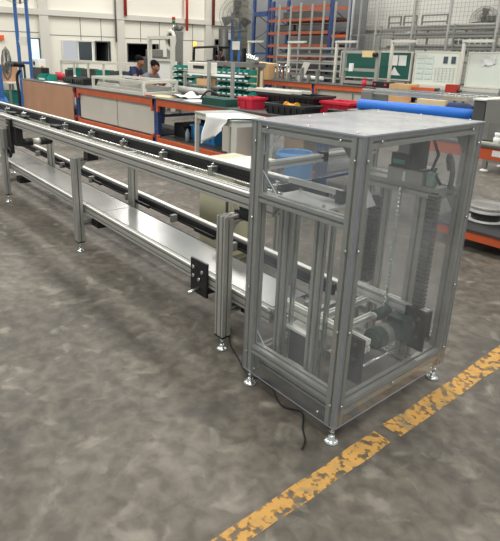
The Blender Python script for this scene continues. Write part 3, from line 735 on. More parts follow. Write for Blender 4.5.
single(MB().cyl((-.30, 3.04, BZ+.013), (-.30, 3.04, BZ+.06), .028, seg=12).cyl((-.30, 3.04, BZ+.06), (-.30, 3.04, BZ+.10), .018, .024, seg=12).cyl((-.24, 3.03, BZ+.04), (-.15, 3.02, BZ+.05), .022, seg=10), 'white_fitting', PAPER, 'white pipe fitting on the bench edge below the grey machine', 'fitting')

lo = thing('low_stand', 'low orange-edged stand with black mat top holding two wire reels', 'stand', (-.4, 3.4, 0))
MB().box((-.70, 2.86, .182), (.13, 3.86, .20)).build('mat_top', MATT, lo)
for y in (2.88, 3.80): MB().box((-.69, y, .10), (.12, y+.045, .182)).build('edge_beam', ORANGE, lo, .003)
for x in (-.69, .06):
    for y in (2.87, 3.80): MB().box((x, y, 0), (x+.06, y+.05, .10)).build('leg', ORANGE, lo)
# reel of wire lying on the low shelf at the right
def reel(label, c, r, m, hgt=.10):
    t = thing('wire_reel', label, 'reel', c, 0, 'reels on the low stand', world=False)
    MB().lathe((0, 0, 0), [(0, 0), (r, 0), (r, .008), (r*.6, .010), (0, .010)], 28).lathe((0, 0, hgt), [(0, 0), (r, 0), (r, .008), (r*.6, .010), (0, .010)], 28).build('flange', mat('reel flange', (232, 230, 224), .45, .1), t)
    MB().lathe((0, 0, .010), [(0, 0), (r*.72, 0), (r*.72, hgt-.01), (0, hgt-.01)], 24).build('winding', m, t)
    return t
SZ = .202
reel('reel with a black winding lying on the low orange-edged stand right of the lift', (-.38, 3.28, SZ), .175, BLKP, .085)
reel('thin pale reel lying on top of the black-wound reel right of the lift', (-.38, 3.29, SZ+.0945), .185, mat('coiled white wire', (226, 222, 214), .7, 0, .2, 40), .04)

# small white side table with paper draped over it
wt = thing('side_table', 'small white-legged table between the conveyor and the bench with paper draped over its top', 'table', (-3.18, 2.50, 0), -.20, world=False)
MB().box((-.52, -.24, .895), (.52, .30, .92)).build('tabletop', mat('grey green table top', (150, 160, 150), .5, 0, .06), wt, .003)
for x in (-.49, .49):
    for y in (-.21, .27): MB().box((x-.022, y-.022, 0), (x+.022, y+.022, .895)).build('leg', PALE, wt)
MB().box((-.468, -.225, .84), (.468, -.2, .895)).box((-.468, .26, .84), (.468, .285, .895)).build('long_apron', PALE, wt)
MB().box((-.505, -.188, .84), (-.48, .248, .895)).box((.48, -.188, .84), (.505, .248, .895)).build('short_apron', PALE, wt)
def drape(u, v):
    # v<.5 lies on the top, then hangs over the front edge
    x = -.10+.55*u+.12*(v-.4)*-1
    if v < .55: return (x+.10*(1-v/.55)*u, .12-.37*v/.55, .931+.006*math.sin(8*u))
    q = (v-.55)/.45
    return (x-.05*q+.02*math.sin(7*q), -.25-.018-.02*math.sin(6*u+2*q)*q, .931-.37*q*(1-.62*u))
dpz = MB().sheet(drape, 14, 18, .003); pdr = dpz.build('paper_drape', PAPER)
pdr.location = (-3.18, 2.50, 0); pdr.rotation_euler = (0, 0, -.20)
tag(pdr, 'large white paper sheet hanging over the front edge of the small side table', 'paper')

# ------------------------------------------------------------------ people at the bench
def person(name, label, loc, rz, J, shirt, sleeve=.5, trousers=TROUS, cap_hair=HAIR):
    """J: joints in local metres. One continuous skinned body; hair is a child."""
    names = ['pelvis', 'belly', 'chest', 'neck', 'jaw', 'head', 'crown',
             'sh_l', 'el_l', 'wr_l', 'ha_l', 'sh_r', 'el_r', 'wr_r', 'ha_r',
             'hip_l', 'kn_l', 'an_l', 'to_l', 'hip_r', 'kn_r', 'an_r', 'to_r']
    rad = dict(pelvis=.135, belly=.125, chest=.145, neck=.055, jaw=.072, head=.098, crown=.07, sh=.072, el=.046, wr=.03, ha=.034, hip=.09, kn=.062, an=.042, to=.036)
    edges = [('pelvis', 'belly'), ('belly', 'chest'), ('chest', 'neck'), ('neck', 'jaw'), ('jaw', 'head'), ('head', 'crown')]
    for s in 'lr':
        edges += [('chest', 'sh_'+s), ('sh_'+s, 'el_'+s), ('el_'+s, 'wr_'+s), ('wr_'+s, 'ha_'+s), ('pelvis', 'hip_'+s), ('hip_'+s, 'kn_'+s), ('kn_'+s, 'an_'+s), ('an_'+s, 'to_'+s)]
    V = [Vector(J[n]) for n in names]; R = [rad[n.split('_')[0]] for n in names]; E = [(names.index(a), names.index(b)) for a, b in edges]
    for s in 'lr':
        h = Vector(J['ha_'+s]); w = Vector(J['wr_'+s]); f = (h-w).normalized(); sd = f.cross(Vector((0, 0, 1))).normalized(); dn = Vector((0, 0, -1))
        base = names.index('ha_'+s)
        for k, ln in enumerate((.072, .082, .078, .062)):
            o = sd*(.024-.016*k)
            i0 = len(V); V += [h+o+f*.03, h+o+f*(.03+ln*.55)+dn*.008, h+o+f*(.03+ln)+dn*.03]; R += [.0105, .0095, .0085]
            E += [(base, i0), (i0, i0+1), (i0+1, i0+2)]
        i0 = len(V); tv = sd*(.035 if s == 'r' else -.035)
        V += [w+f*.03+tv, w+f*.075+tv*1.5+dn*.01]; R += [.012, .010]; E += [(names.index('wr_'+s), i0), (i0, i0+1)]
    # face: nose, ears
    hd = Vector(J['head']); fw = Vector(J['face']).normalized(); up = (Vector(J['crown'])-Vector(J['jaw'])).normalized(); sdv = fw.cross(up).normalized()
    i0 = len(V); V += [hd+fw*.10-up*.02]; R += [.014]; E += [(names.index('head'), i0)]
    for q in (-1, 1):
        i0 = len(V); V += [hd+sdv*.088*q-up*.015]; R += [.02]; E += [(names.index('head'), i0)]
    me = bpy.data.meshes.new(name); me.from_pydata(V, E, [])
    tmp = bpy.data.objects.new(name+'_body', me); COL.objects.link(tmp)
    sk = tmp.modifiers.new('skin', 'SKIN'); sk.use_smooth_shade = True
    for i, r in enumerate(R): me.skin_vertices[0].data[i].radius = (r, r)
    me.skin_vertices[0].data[0].use_root = True
    sb = tmp.modifiers.new('sub', 'SUBSURF'); sb.levels = 2; sb.render_levels = 2
    dg = bpy.context.evaluated_depsgraph_get(); dg.update()
    nm = bpy.data.meshes.new_from_object(tmp.evaluated_get(dg)); bpy.data.objects.remove(tmp)
    nm.materials.clear()
    for q in (SKIN, shirt, trousers, BLKP): nm.materials.append(q)
    def dseg(p, a, b):
        a = Vector(a); b = Vector(b); t = max(0, min(1, (p-a).dot(b-a)/max(1e-9, (b-a).length_squared))); return (p-(a+(b-a)*t)).length
    for f in nm.polygons:
        p = f.center; f.use_smooth = True
        ds = {}
        ds['shirt'] = min(dseg(p, J['pelvis'], J['chest'])*.9, *[dseg(p, J['chest'], J['sh_'+s]) for s in 'lr'], *[dseg(p, J['sh_'+s], Vector(J['sh_'+s]).lerp(Vector(J['el_'+s]), sleeve)) for s in 'lr'])
        ds['arm'] = min(*[dseg(p, Vector(J['sh_'+s]).lerp(Vector(J['el_'+s]), sleeve+.05), J['el_'+s]) for s in 'lr'], *[dseg(p, J['el_'+s], J['ha_'+s]) for s in 'lr'], dseg(p, J['neck'], J['crown']))
        ds['leg'] = min(*[dseg(p, J['hip_'+s], J['kn_'+s]) for s in 'lr'], *[dseg(p, J['kn_'+s], J['an_'+s]) for s in 'lr'], dseg(p, J['pelvis'], Vector(J['pelvis'])-Vector((0, 0, .08))))
        ds['shoe'] = min(*[dseg(p, J['an_'+s], J['to_'+s])+.02 for s in 'lr'])
        k = min(ds, key=ds.get); f.material_index = {'shirt': 1, 'arm': 0, 'leg': 2, 'shoe': 3}[k]
    o = bpy.data.objects.new(name, nm); COL.objects.link(o); o.location = loc; o.rotation_euler = (0, 0, rz)
    tag(o, label, 'person')
    # hair cap, eyes, mouth
    hm = MB()
    up_m = Matrix((sdv, fw, up)).transposed().to_4x4()
    def HP(a, b, c): return hd+sdv*a+fw*b+up*c
    q = bmesh.ops.create_uvsphere(hm.bm, u_segments=18, v_segments=12, radius=1, matrix=Matrix.Translation(HP(0, -.012, .032)) @ up_m @ Matrix.Diagonal((.102, .114, .090, 1)))
    kill = []
    for v in hm.bm.verts:
        l = up_m.inverted() @ (v.co-hd)
        if l.z < .062-.13*max(0., min(1., (.10-l.y)/.14)): kill.append(v)
    bmesh.ops.delete(hm.bm, geom=kill, context='VERTS')
    for f in hm.bm.faces: f.smooth = True
    ho = hm.build('hair', cap_hair, o); ho.modifiers.new('solid', 'SOLIDIFY').thickness = .006
    em = MB()
    for a in (-.032, .032): em.sphere(HP(a, .078, .005), .012)
    em.build('eyes', HAIR, o)
    MB().tube([HP(-.024, .082, -.055), HP(0, .089, -.055), HP(.024, .082, -.055)], .005).build('mouth', mat('lip '+name, (120, 66, 58), .6), o)
    return o
# local frame: +x is where he faces
def seated(lean, look, hz, arm=.0):
    J = {}
    J['pelvis'] = (0, 0, .66); J['belly'] = (.06+lean*.3, 0, .82); J['chest'] = (.12+lean*.75, 0, 1.03)
    cx = .12+lean*.75
    J['neck'] = (cx+.06, 0, 1.155); J['jaw'] = (cx+.11, 0, 1.22); J['head'] = (cx+.115, 0, 1.285); J['crown'] = (cx+.105, 0, 1.355)
    J['face'] = look
    for s, q in (('l', 1), ('r', -1)):
        J['sh_'+s] = (cx, .17*q, 1.10); J['el_'+s] = (cx+.10+arm, .23*q, .88); J['wr_'+s] = (cx+.30+arm, .14*q, .985); J['ha_'+s] = (cx+.37+arm, .12*q, .985)
        J['hip_'+s] = (.03, .10*q, .64); J['kn_'+s] = (.42, .13*q, .58); J['an_'+s] = (.40, .13*q, .10); J['to_'+s] = (.55, .14*q, .045)
    return J
def up(J, d, legs=()):
    return {k: (v if k == 'face' or k.split('_')[0] in ('kn', 'an', 'to') else (v[0], v[1], v[2]+d)) for k, v in J.items()}
PX, PY = -8.65, 4.62
J1 = up(seated(.42, (.85, -.15, -.4), 0), .13)
person('person', 'man in a navy polo shirt leaning forward over the bench, left of the two men', (-9.80, 4.56, 0), .6, J1, NAVY)
J2 = up(seated(.12, (.8, -.25, -.5), 0), .04)
person('person', 'man in a grey shirt sitting at the bench looking down, right of the two men', (-8.45, 4.42, 0), .35, J2, GSHIRT)
def stool(label, x, y, h):
    t = thing('stool', label, 'stool', (x, y, 0))
    MB().lathe((x, y, h-.05), [(0, 0), (.16, 0), (.17, .015), (.17, .04), (.15, .05), (0, .05)], 20).build('seat', BLKP, t)
    for k in range(4):
        a = PI/4+k*PI/2; MB().cyl((x+.1*math.cos(a), y+.1*math.sin(a), h-.05), (x+.19*math.cos(a), y+.19*math.sin(a), 0), .013, seg=8).build('leg', STEEL, t)
stool('black round stool under the man in navy', -9.80, 4.56, .625)
stool('black round stool under the man in grey', -8.45, 4.42, .535)

# ------------------------------------------------------------------ second row of benches and what stands on it
B2, B3 = 9.3, 10.1
b2 = thing('rack_workbench', 'far orange-beamed bench under the green board and whiteboards', 'workbench', (-7, 9.7, 0))
MB().box((-11.25, B2-.02, .90), (-2.2, B3, .925)).build('tabletop', TOP, b2, .004)
UP2 = (-11.15, -8.0, -5.5, -2.3)
for x in UP2:
    for y in (B2+.03, B3-.1): MB().box((x-.05, y, 0), (x+.05, y+.07, .90)).build('upright', BLUEP, b2)
for k in range(3):
    a, b = UP2[k]+.05, UP2[k+1]-.05
    for y in (B2, B3-.1):
        mb = MB().box((a, y, .79), (b, y+.045, .90))
        for q in (a, b-.05): mb.box((q, y-.004, .66), (q+.05, y+.04, .90))
        mb.build('upper_beam', ORANGE, b2)
    MB().box((a, B2+.05, .14), (b, B3-.05, .16)).build('lower_shelf', DGREY, b2)
for x0, x1 in ((-8.9, -8.06), (-7.94, -6.8), (-6.75, -5.9)): MB().box((x0, B2+.12, .165), (x1, B2+.135, .79)).build('front_panel', PANEL, b2)
def light_arm(label, x, y=10.0, z0=.925, h=1.95, L=.62, big=False):
    t = thing('task_light', label, 'lamp', (x, y, z0), 0, 'task lights above the far benches')
    MB().box((x-.03, y-.03, z0), (x+.03, y+.03, h)).build('post', PALE, t)
    MB().box((x-.03, y-.05, h), (x+L, y+.05, h+.05)).build('lamp_head', PALE, t)
    MB().box((x+.08, y-.04, h-.012), (x+L-.03, y+.04, h)).build('diffuser', PAPER, t)
light_arm('slim inverted-L task light in front of the olive shutter', -11.75, 10.3, 0, 1.98)
light_arm('slim inverted-L task light beside the far brown carton', -9.65)
light_arm('slim inverted-L task light left of the green board', -7.9)
light_arm('slim inverted-L task light in front of the green board', -6.2)
light_arm('slim inverted-L task light between the two whiteboards', -4.42)
# carton and small apparatus
cb = thing('cardboard_carton', 'upright brown carton with open lid flap on the far bench, under the pallet rack', 'box', (-10.0, 9.55, .925))
MB().box((-10.35, 9.36, .925), (-9.78, 9.75, 1.36)).m(1).cyl((-10.2, 9.355, 1.22), (-10.2, 9.36, 1.22), .035, seg=10).build('body', [CARD, DARKR], cb)
MB().prism([(-10.55, 1.40), (-9.78, 1.36), (-9.78, 1.368), (-10.55, 1.41)], 'y', 9.36, 9.74).build('lid_flap', BEIGE, cb)
ap = thing('test_fixture', 'small apparatus of upright metal cylinders on the far bench beside the carton', 'fixture', (-9.4, 9.6, .925))
MB().box((-9.72, 9.4, .925), (-9.05, 9.8, .96)).build('base', GREY, ap)
for k in range(5): MB().cyl((-9.65+.13*k, 9.5, .96), (-9.65+.13*k, 9.5, 1.30+.06*(k % 2)), .03, seg=10).build('cylinder', ALUB, ap)
MB().box((-9.7, 9.44, 1.30), (-9.1, 9.56, 1.325)).build('top_plate', ALU, ap)
MB().box((-9.45, 9.56, .96), (-9.33, 9.6, 1.3)).build('orange_panel', ORANGE, ap)
single(MB().prism([(-9.15, .926), (-8.9, .926), (-8.65, 1.42), (-8.88, 1.44)], 'y', 9.83, 9.85), 'sheet_panel', PANEL, 'grey sheet panel leaning behind the metal cylinders on the far bench', 'panel')
# bracket frames and white tube near the second bench front
br = thing('profile_bracket', 'grey profile brackets holding a white tube, on the far bench front edge', 'bracket', (-8.6, 9.4, .925))
MB().box((-8.95, 9.3, .925), (-8.88, 9.38, 1.1)).box((-8.95, 9.3, 1.1), (-8.5, 9.38, 1.16)).box((-8.5, 9.3, .925), (-8.43, 9.38, 1.3)).build('left_bracket', GREY, br)
for x_, h_ in ((-7.95, 1.26), (-8.25, 1.1)): MB().box((x_, 9.3, .925), (x_+.07, 9.38, h_)).build('upright_bracket', GREY, br)
MB().cyl((-8.45, 9.42, 1.05), (-7.8, 9.42, 1.05), .05, seg=12).build('tube', PAPER, br)
# aluminium window frame with a camera
wf = thing('vision_frame', 'aluminium window-like frame with a beige camera on top, in front of the green board', 'frame', (-6.8, 9.6, .925))
for x in (-7.28, -6.28): MB().box((x-.04, 9.56, .925), (x+.04, 9.64, 1.76)).build('post', ALU, wf)
for z in (1.0, 1.30, 1.72): MB().box((-7.24, 9.57, z-.035), (-6.32, 9.63, z+.035)).build('cross_bar', ALU, wf)
MB().box((-7.05, 9.5, 1.26), (-6.95, 9.56, 1.45)).build('paper_tag', PAPER, wf)
MB().m(1).box((-6.2-.45, 9.46, 1.6), (-6.35, 9.56, 1.75)).m(2).cyl((-6.35, 9.5, 1.66), (-6.25, 9.5, 1.66), .05, seg=10).build('camera', [PAPER, BEIGE, BLACK], wf)
# boards on their stands
def board(name, label, x0, x1, z0, z1, face, cat='board', y=10.25):
    t = thing(name, label, cat, ((x0+x1)/2, y, 0))
    MB().box((x0, y, z0), (x1, y+.03, z1)).build('panel', face, t)
    f = MB().box((x0-.03, y-.012, z0-.03), (x0, y+.04, z1+.03)).box((x1, y-.012, z0-.03), (x1+.03, y+.04, z1+.03)).box((x0, y-.012, z1), (x1, y+.04, z1+.03)).box((x0, y-.012, z0-.03), (x1, y+.04, z0))
    f.build('frame', PALE, t)
    for x in (x0-.02, x1+.02): MB().box((x-.02, y+.04, 0), (x+.02, y+.08, z1)).build('leg', GREY, t)
    return t
gb = board('notice_board', 'dark green notice board with white papers behind the far bench', -7.9, -5.82, 1.1, 1.72, CHALK)
for i, (a, b, z0, z1) in enumerate(((-6.42, -6.17, 1.42, 1.66), (-6.14, -5.93, 1.42, 1.66))):
    single(MB().box((a, 10.238, z0), (b, 10.248, z1)), 'notice_paper', PAPER, ('white paper pinned on the green board, left of the pair', 'white paper pinned on the green board, right of the pair')[i], 'paper')
single(MB().prism([(-6.36, 1.19), (-6.05, 1.19), (-6.14, 1.26), (-6.24, 1.39)], 'y', 10.238, 10.248), 'notice_paper', PAPER, 'white triangular paper low on the green board', 'paper')
wb1 = board('whiteboard', 'whiteboard covered with charts, right of the green board', -5.68, -4.62, 1.02, 1.73, WBOARD)
ct = MB()
for r in range(5):
    for c in range(2): ct.box((-5.62+.22*c, 10.236, 1.14+.115*r), (-5.44+.22*c, 10.248, 1.22+.115*r))
ct.build('chart', CHARTP, wb1)
ln = MB()
for k in range(6): ln.box((-5.15, 10.24, 1.1+.06*k), (-4.68, 10.249, 1.103+.06*k))
for k in range(6): ln.box((-5.15+.09*k, 10.24, 1.1), (-5.147+.09*k, 10.249, 1.4))
ln.build('grid_lines', mat('faint ruling', (192, 198, 190), .6), wb1)
for i, (x, lb2) in enumerate(((-4.93, 'dark photo print on the chart whiteboard, left of the two'), (-4.74, 'dark photo print on the chart whiteboard, right of the two'))):
    single(MB().box((x-.05, 10.236, 1.5), (x+.05, 10.248, 1.65)), 'photo_print', BLKCARD, lb2, 'print')
wb2 = board('whiteboard', 'plain whiteboard with one creased paper at the right edge', -4.38, -3.3, 1.04, 1.73, WBOARD)
single(MB().sheet(lambda u, v: (-4.1+.3*u, 10.232+.012*math.sin(9*u+4*v), 1.46+.16*v+.05*u), 8, 6, .004), 'creased_paper', PAPER, 'creased white paper stuck on the plain whiteboard', 'paper')
# long grey ledge under the boards + small stuff on bench two
single(MB().box((-5.78, 10.12, .93), (-2.3, 10.22, 1.0)).box((-5.78, 10.12, 0), (-5.72, 10.22, .93)).box((-2.36, 10.12, 0), (-2.3, 10.22, .93)), 'ledge_shelf', PALE, 'long pale ledge below the two whiteboards', 'shelf')
single(MB().box((-5.72, 9.35, .926), (-5.2, 9.75, 1.03)), 'cardboard_box', CARD, 'low brown carton on the far bench below the green board papers', 'box')
for i, (x, lb2) in enumerate(((-4.9, 'red tool on the far bench below the chart whiteboard'), (-4.3, 'brick red box on the far bench at the light between the whiteboards'))):
    single(MB().box((x-.3+.2*i, 9.45, .926), (x+.25-.1*i, 9.6, .985+.1*i)).m(1).cyl((x+.25-.1*i, 9.52, .965), (x+.33-.1*i, 9.52, .965), .03, seg=10), 'hand_tool', [ORANGE if i == 0 else REDPIPE, DGREY], lb2, 'tool')
for i, (x, m, lb2) in enumerate(((-6.98, RED, 'small red gadget left of the black box on the far bench'), )):
    single(MB().cyl((x+.52, 9.4, .926), (x+.52, 9.4, 1.07), .06, .05, seg=12).cyl((x+.52, 9.4, 1.07), (x+.52, 9.4, 1.13), .03, seg=10), 'red_gadget', m, lb2, 'gadget')
tb_ = thing('toolbox', 'black box with red latches on the far bench in front of the green board', 'toolbox', (-6.0, 9.45, .925))
MB().box((-6.2, 9.36, .926), (-5.75, 9.6, 1.06)).build('case', BLKP, tb_, .01)
for x in (-6.12, -5.83): MB().box((x-.03, 9.35, .97), (x+.03, 9.36, 1.02)).build('latch', RED, tb_)
for k in range(5):
    x = -7.25+.24*k
    single(MB().box((x-.09, 9.75, .926), (x+.09, 9.9, 1.02)), 'parts_box', mat('brown red parts %d' % k, (140, 84, 66), .7), 'small brown-red box in the row below the green board', 'box', group='brown-red boxes below the green board')
# stack of cartons in front of bench two
single(MB().box((-5.45, 8.9, 0), (-4.75, 9.25, .42)), 'cardboard_box', CARD, 'large brown carton on the floor in front of the far bench, bottom of the stack', 'box')
single(MB().box((-5.40, 8.9, .42), (-4.65, 9.25, .66)), 'cardboard_box', CARD, 'wide brown carton in the middle of the floor stack by the far bench', 'box')
single(MB().box((-5.42, 8.92, .66), (-5.02, 9.2, .80)), 'cardboard_box', CARD, 'small brown carton on top of the floor stack by the far bench', 'box')

# blue drill press at the right edge
dpz = thing('drill_press', 'blue upright drill press partly visible at the right edge behind the whiteboard', 'drill press', (-2.88, 9.6, .925))
MB().box((-3.20, 9.45, .926), (-2.78, 9.8, 1.0)).cyl((-2.90, 9.7, 1.0), (-2.90, 9.7, 1.45), .05, seg=12).build('base', BLUEB, dpz)
MB().box((-3.13, 9.5, 1.40), (-2.73, 9.78, 1.82)).build('head', BLUEB, dpz, .02)
MB().cyl((-3.04, 9.6, 1.40), (-3.04, 9.6, 1.2), .03, .015, seg=10).build('chuck', STEEL, dpz)
MB().tube(smooth_path([(-3.13, 9.55, 1.6), (-3.26, 9.5, 1.4), (-3.28, 9.5, 1.2), (-3.16, 9.5, 1.1)]), .012).build('cable', RUBBER, dpz)

# teal bin racks
def bin_rack(label, x0, x1, y, z0, rows, cols, step, grp, blabel):
    t = thing('bin_rack', label, 'rack', ((x0+x1)/2, y, 0))
    for x in (x0-.03, x1+.03): MB().box((x-.02, y+.12, 0), (x+.02, y+.16, z0+rows*step+.03)).box((x-.02, y-.12, 0), (x+.02, y+.16, .04)).build('post', DGREY, t)
    for r in range(rows): MB().box((x0-.01, y-.12, z0+r*step-.012), (x1+.01, y+.16, z0+r*step)).build('shelf', GREY, t)
    w = (x1-x0)/cols; first = None
    for r in range(rows):
        for c in range(cols):
            loc = (x0+w*(c+.5), y, z0+r*step+.0005)
            if first is None: first = mk_bin(blabel, loc, (w*.94, .24, step*.7), TEAL, grp)
            else: dup(first, loc)
bin_rack('metal rack of teal bins behind the dark green block', -8.3, -7.15, 6.4, .56, 5, 6, .155, 'teal bins on the right rack', 'teal parts bin on the rack behind the dark green block')
bin_rack('metal rack of teal bins beside the white machine', -10.45, -9.5, 6.6, .60, 5, 4, .15, 'teal bins on the left rack', 'teal parts bin on the rack beside the white machine')

# ------------------------------------------------------------------ fans
def fan_head(t, c, R, ax, drop=0., name='fan_head', m=DGREY):
    """wire guard, blades, motor; ax = unit axis towards the front"""
    ax = Vector(ax).normalized(); c = Vector(c); e1 = ax.orthogonal().normalized()
    e1 = (Vector((0, 0, 1))-ax*ax.z).normalized(); e2 = ax.cross(e1)
    def P(r, a, d): return c+e1*r*math.cos(a)+e2*r*math.sin(a)+ax*d
    mb = MB()
    for r, d in ((R, 0), (R*.8, .07), (R*.55, .10), (R*.3, .115), (R*.8, -.07), (R*.5, -.10)):
        mb.tube([P(r, 2*PI*k/32, d) for k in range(32)], .007 if r == R else .004, 5, True)
    for k in range(56):
        a = 2*PI*k/56
        mb.tube([P(R*.12, a, .12), P(R*.55, a, .10), P(R*.8, a, .07), P(R, a, 0)], .0036, 4)
        mb.tube([P(R*.2, a, -.11), P(R*.5, a, -.10), P(R*.8, a, -.07), P(R, a, 0)], .0036, 4)
    g_ = mb.build('guard', GREY, t)
    hub = MB().cyl(c-ax*.20, c-ax*.02, .075, seg=14).cyl(c+ax*.115, c+ax*.125, .05, seg=14).cyl(c-ax*.02, c+ax*.04, .04, seg=10)
    hub.build('motor', m, t)
    for k in range(3):
        a0 = 2*PI*k/3; b = MB(); pts = []
        for (r, da, d) in ((.10, -.25, -.02), (.5, -.42, -.05), (.88, -.38, -.05), (.92, .2, .035), (.5, .35, .04), (.10, .25, .02)):
            pts.append(P(R*r, a0+da, d))
        f1 = [b.bm.verts.new(p) for p in pts]; f2 = [b.bm.verts.new(p+ax*.004) for p in pts]
        b._f(f1); b._f(f2[::-1])
        for i in range(6): b._f([f1[i], f1[(i+1) % 6], f2[(i+1) % 6], f2[i]])
        b.build('blade', m, t)
def stand_fan(label, x, y, zc, R, ax, gap=.27, ztop=None, rz=.9):
    t = thing('industrial_fan', label, 'fan', (x, y, 0), rz, world=False); x = y = 0
    for s in (-1, 1): MB().box((x+s*gap/2-.04, y-.04, .04), (x+s*gap/2+.04, y+.04, (ztop or zc))).build('blue_post', BLUEB, t)
    MB().box((x-gap/2-.15, y-.25, 0), (x+gap/2+.15, y+.25, .04)).build('base_plate', BLUEB, t)
    MB().box((x-.10, y-.07, 1.73), (x+.12, y-.041, 1.97)).box((x-gap/2+.04, y-.0411, 1.82), (x+gap/2-.04, y+.03, 1.87)).build('control_box', PALE, t)
    MB().box((x-gap/2+.04, y-.03, 1.2), (x+gap/2-.04, y+.03, 1.28)).build('cross_tie', BLUEB, t)
    MB().box((x-gap/2+.04, y-.03, (ztop or zc)-.12), (x+gap/2-.04, y+.03, (ztop or zc)-.02)).build('cross_tie', BLUEB, t)
    MB().box((x-.03, y-.02, zc-.55), (x+.03, y+.02, zc-.1)).build('conduit', GREY, t)
    fan_head(t, (x, y-.25, zc), R, ax)
    return t
stand_fan('large black caged fan on twin blue posts in front of the olive shutter', -10.88, 9.0, 2.66, .50, (.15, -1, -.1), gap=.22, ztop=2.75)
stand_fan('caged fan on twin blue posts at the far left, its head mostly above the picture', -14.7, 4.05, 3.42, .55, (.3, -1, -.1), gap=.33, ztop=3.3)
# black pedestal fan at left
pf = thing('pedestal_fan', 'black pedestal fan seen edge-on behind the left end of the bench', 'fan', (-13.3, 3.53, 0))
MB().lathe((-13.3, 3.53, 0), [(0, 0), (.26, 0), (.26, .02), (.06, .05), (0, .05)], 20).cyl((-13.3, 3.53, .05), (-13.3, 3.53, 1.22), .03, seg=10).build('stand', BLACK, pf)
MB().cyl((-13.3, 3.53, 1.22), (-13.44, 3.25, 1.24), .07, seg=12).build('motor_housing', BLACK, pf)
fan_head(pf, (-13.50, 3.13, 1.24), .44, (-.42, -.9, .02))
# wall fan at right
wfn = thing('wall_fan', 'grey caged wall fan high on the back wall at the right', 'fan', (-6.1, 13.7, 2.4))
MB().box((-5.95, 13.88, 2.5), (-5.75, 13.94, 2.75)).box((-5.88, 13.6, 2.58), (-5.82, 13.88, 2.66)).build('bracket', DGREY, wfn)
fan_head(wfn, (-5.85, 13.52, 2.60), .36, (.3, -1, -.05))

# ------------------------------------------------------------------ machines by the left wall
wm = thing('placement_machine', 'tall pale machine with a reel ring and a signal tower, behind the men', 'machine', (-11.6, 7.2, 0))
MB().box((-11.85, 7.2, .0), (-11.42, 7.5, 2.2)).build('cabinet', GREY, wm, .02)
MB().tube([(-11.55+.2*math.cos(2*PI*k/24), 7.15, 1.95+.24*math.sin(2*PI*k/24)) for k in range(24)], .05, 8, True).build('reel_ring', PALE, wm)
for x in (-12.45, -11.22): MB().box((x-.05, 6.95, 0), (x+.05, 7.05, 2.06)).build('frame_post', PALE, wm)
MB().box((-12.4, 6.96, 1.98), (-11.27, 7.04, 2.06)).box((-12.4, 6.96, 1.38), (-11.27, 7.04, 1.44)).build('frame_bar', PALE, wm)
MB().box((-12.3, 7.05, .5), (-11.3, 7.2, 1.38)).build('door', PAPER, wm)
st_ = MB().cyl((-11.62, 7.3, 2.2), (-11.62, 7.3, 2.42), .02, seg=8).build('signal_tower', STEEL, wm)
MB().cyl((-11.62, 7.3, 2.42), (-11.62, 7.3, 2.50), .05, seg=10).build('green_lens', SIGG, st_)
MB().cyl((-11.62, 7.3, 2.50), (-11.62, 7.3, 2.58), .05, seg=10).build('red_lens', SIGR, st_)
for x_, h_, r_ in ((-11.76, 2.35, .08), (-11.5, 2.32, .06)): MB().cyl((x_, 7.4, 2.2), (x_, 7.5, h_), r_, seg=12).build('vent_stack', DGREY, wm)
ov = thing('oven', 'grey oven-like machine seen through the dark wall opening behind the men', 'machine', (-16.4, 9.3, 0))
MB().box((-16.6, 8.9, 0), (-16.0, 10.1, 1.45)).build('body', DGREY, ov, .02)
MB().box((-16.4, 9.2, 1.45), (-16.1, 9.8, 1.72)).build('hood', GREY, ov, .02)
MB().box((-15.99, 9.1, .9), (-15.97, 9.9, 1.2)).build('door', GREY, ov)
# shelving tray machine between machine and forklift
ls_ = thing('transfer_conveyor', 'grey transfer conveyor on legs in front of the forklift', 'conveyor', (-10.6, 8.2, 0))
MB().box((-11.8, 8.0, 1.28), (-9.0, 8.5, 1.40)).build('bed', GREY, ls_)
for x in (-11.7, -9.1):
    for y in (8.05, 8.45): MB().box((x-.04, y-.04, 0), (x+.04, y+.04, 1.28)).build('leg', ALU, ls_)
for k in range(3): MB().cyl((-9.3+.15*k, 8.15, 1.40), (-9.3+.15*k, 8.15, 1.62-.04*k), .07, seg=14).build('cylinder', STEEL, ls_)
MB().box((-9.2, 8.02, .75), (-9.0, 8.4, 1.2)).build('side_unit', BEIGE, ls_)
# forklift with a driver silhouette
fk = thing('forklift', 'black-framed forklift with an amber beacon, far back by the left wall', 'forklift', (-13.3, 10.4, 0))
MB().box((-14.4, 9.9, .25), (-12.7, 10.9, .85)).box((-14.4, 9.95, .85), (-13.9, 10.85, 1.15)).build('chassis', DGREY, fk, .03)
for x in (-14.4, -14.0, -13.4, -12.95):
    pass
for y in (9.95, 10.85):
    MB().tube([(-14.35, y, .85), (-14.3, y, 1.8), (-12.95, y, 1.84), (-12.65, y, .9)], .045, 6).build('guard_post', BLACK, fk)
mb = MB()
for k in range(7): x = -14.25+1.2*k/6; mb.box((x-.02, 9.95, 1.815), (x+.02, 10.85, 1.85))
mb.build('overhead_guard', BLACK, fk)
for y in (10.1, 10.7): MB().box((-12.5, y-.05, .1), (-12.4, y+.05, 1.8)).build('mast_rail', BLACK, fk)
for y in (10.1, 10.7): MB().box((-12.4, y-.05, .1), (-11.6, y+.05, .14)).build('fork', BLACK, fk)
for x in (-14.0, -12.85):
    for y in (9.86, 10.94): MB().cyl((x, y-.08, .22), (x, y+.08, .22), .22, seg=18).build('wheel', RUBBER, fk)
MB().box((-13.75, 10.15, .851), (-13.3, 10.65, .90)).box((-13.85, 10.15, .90), (-13.75, 10.65, 1.4)).build('seat', BLACK, fk, .03)
MB().cyl((-14.3, 9.98, 1.85), (-14.3, 9.98, 2.0), .06, seg=10).build('beacon', AMBER, fk)
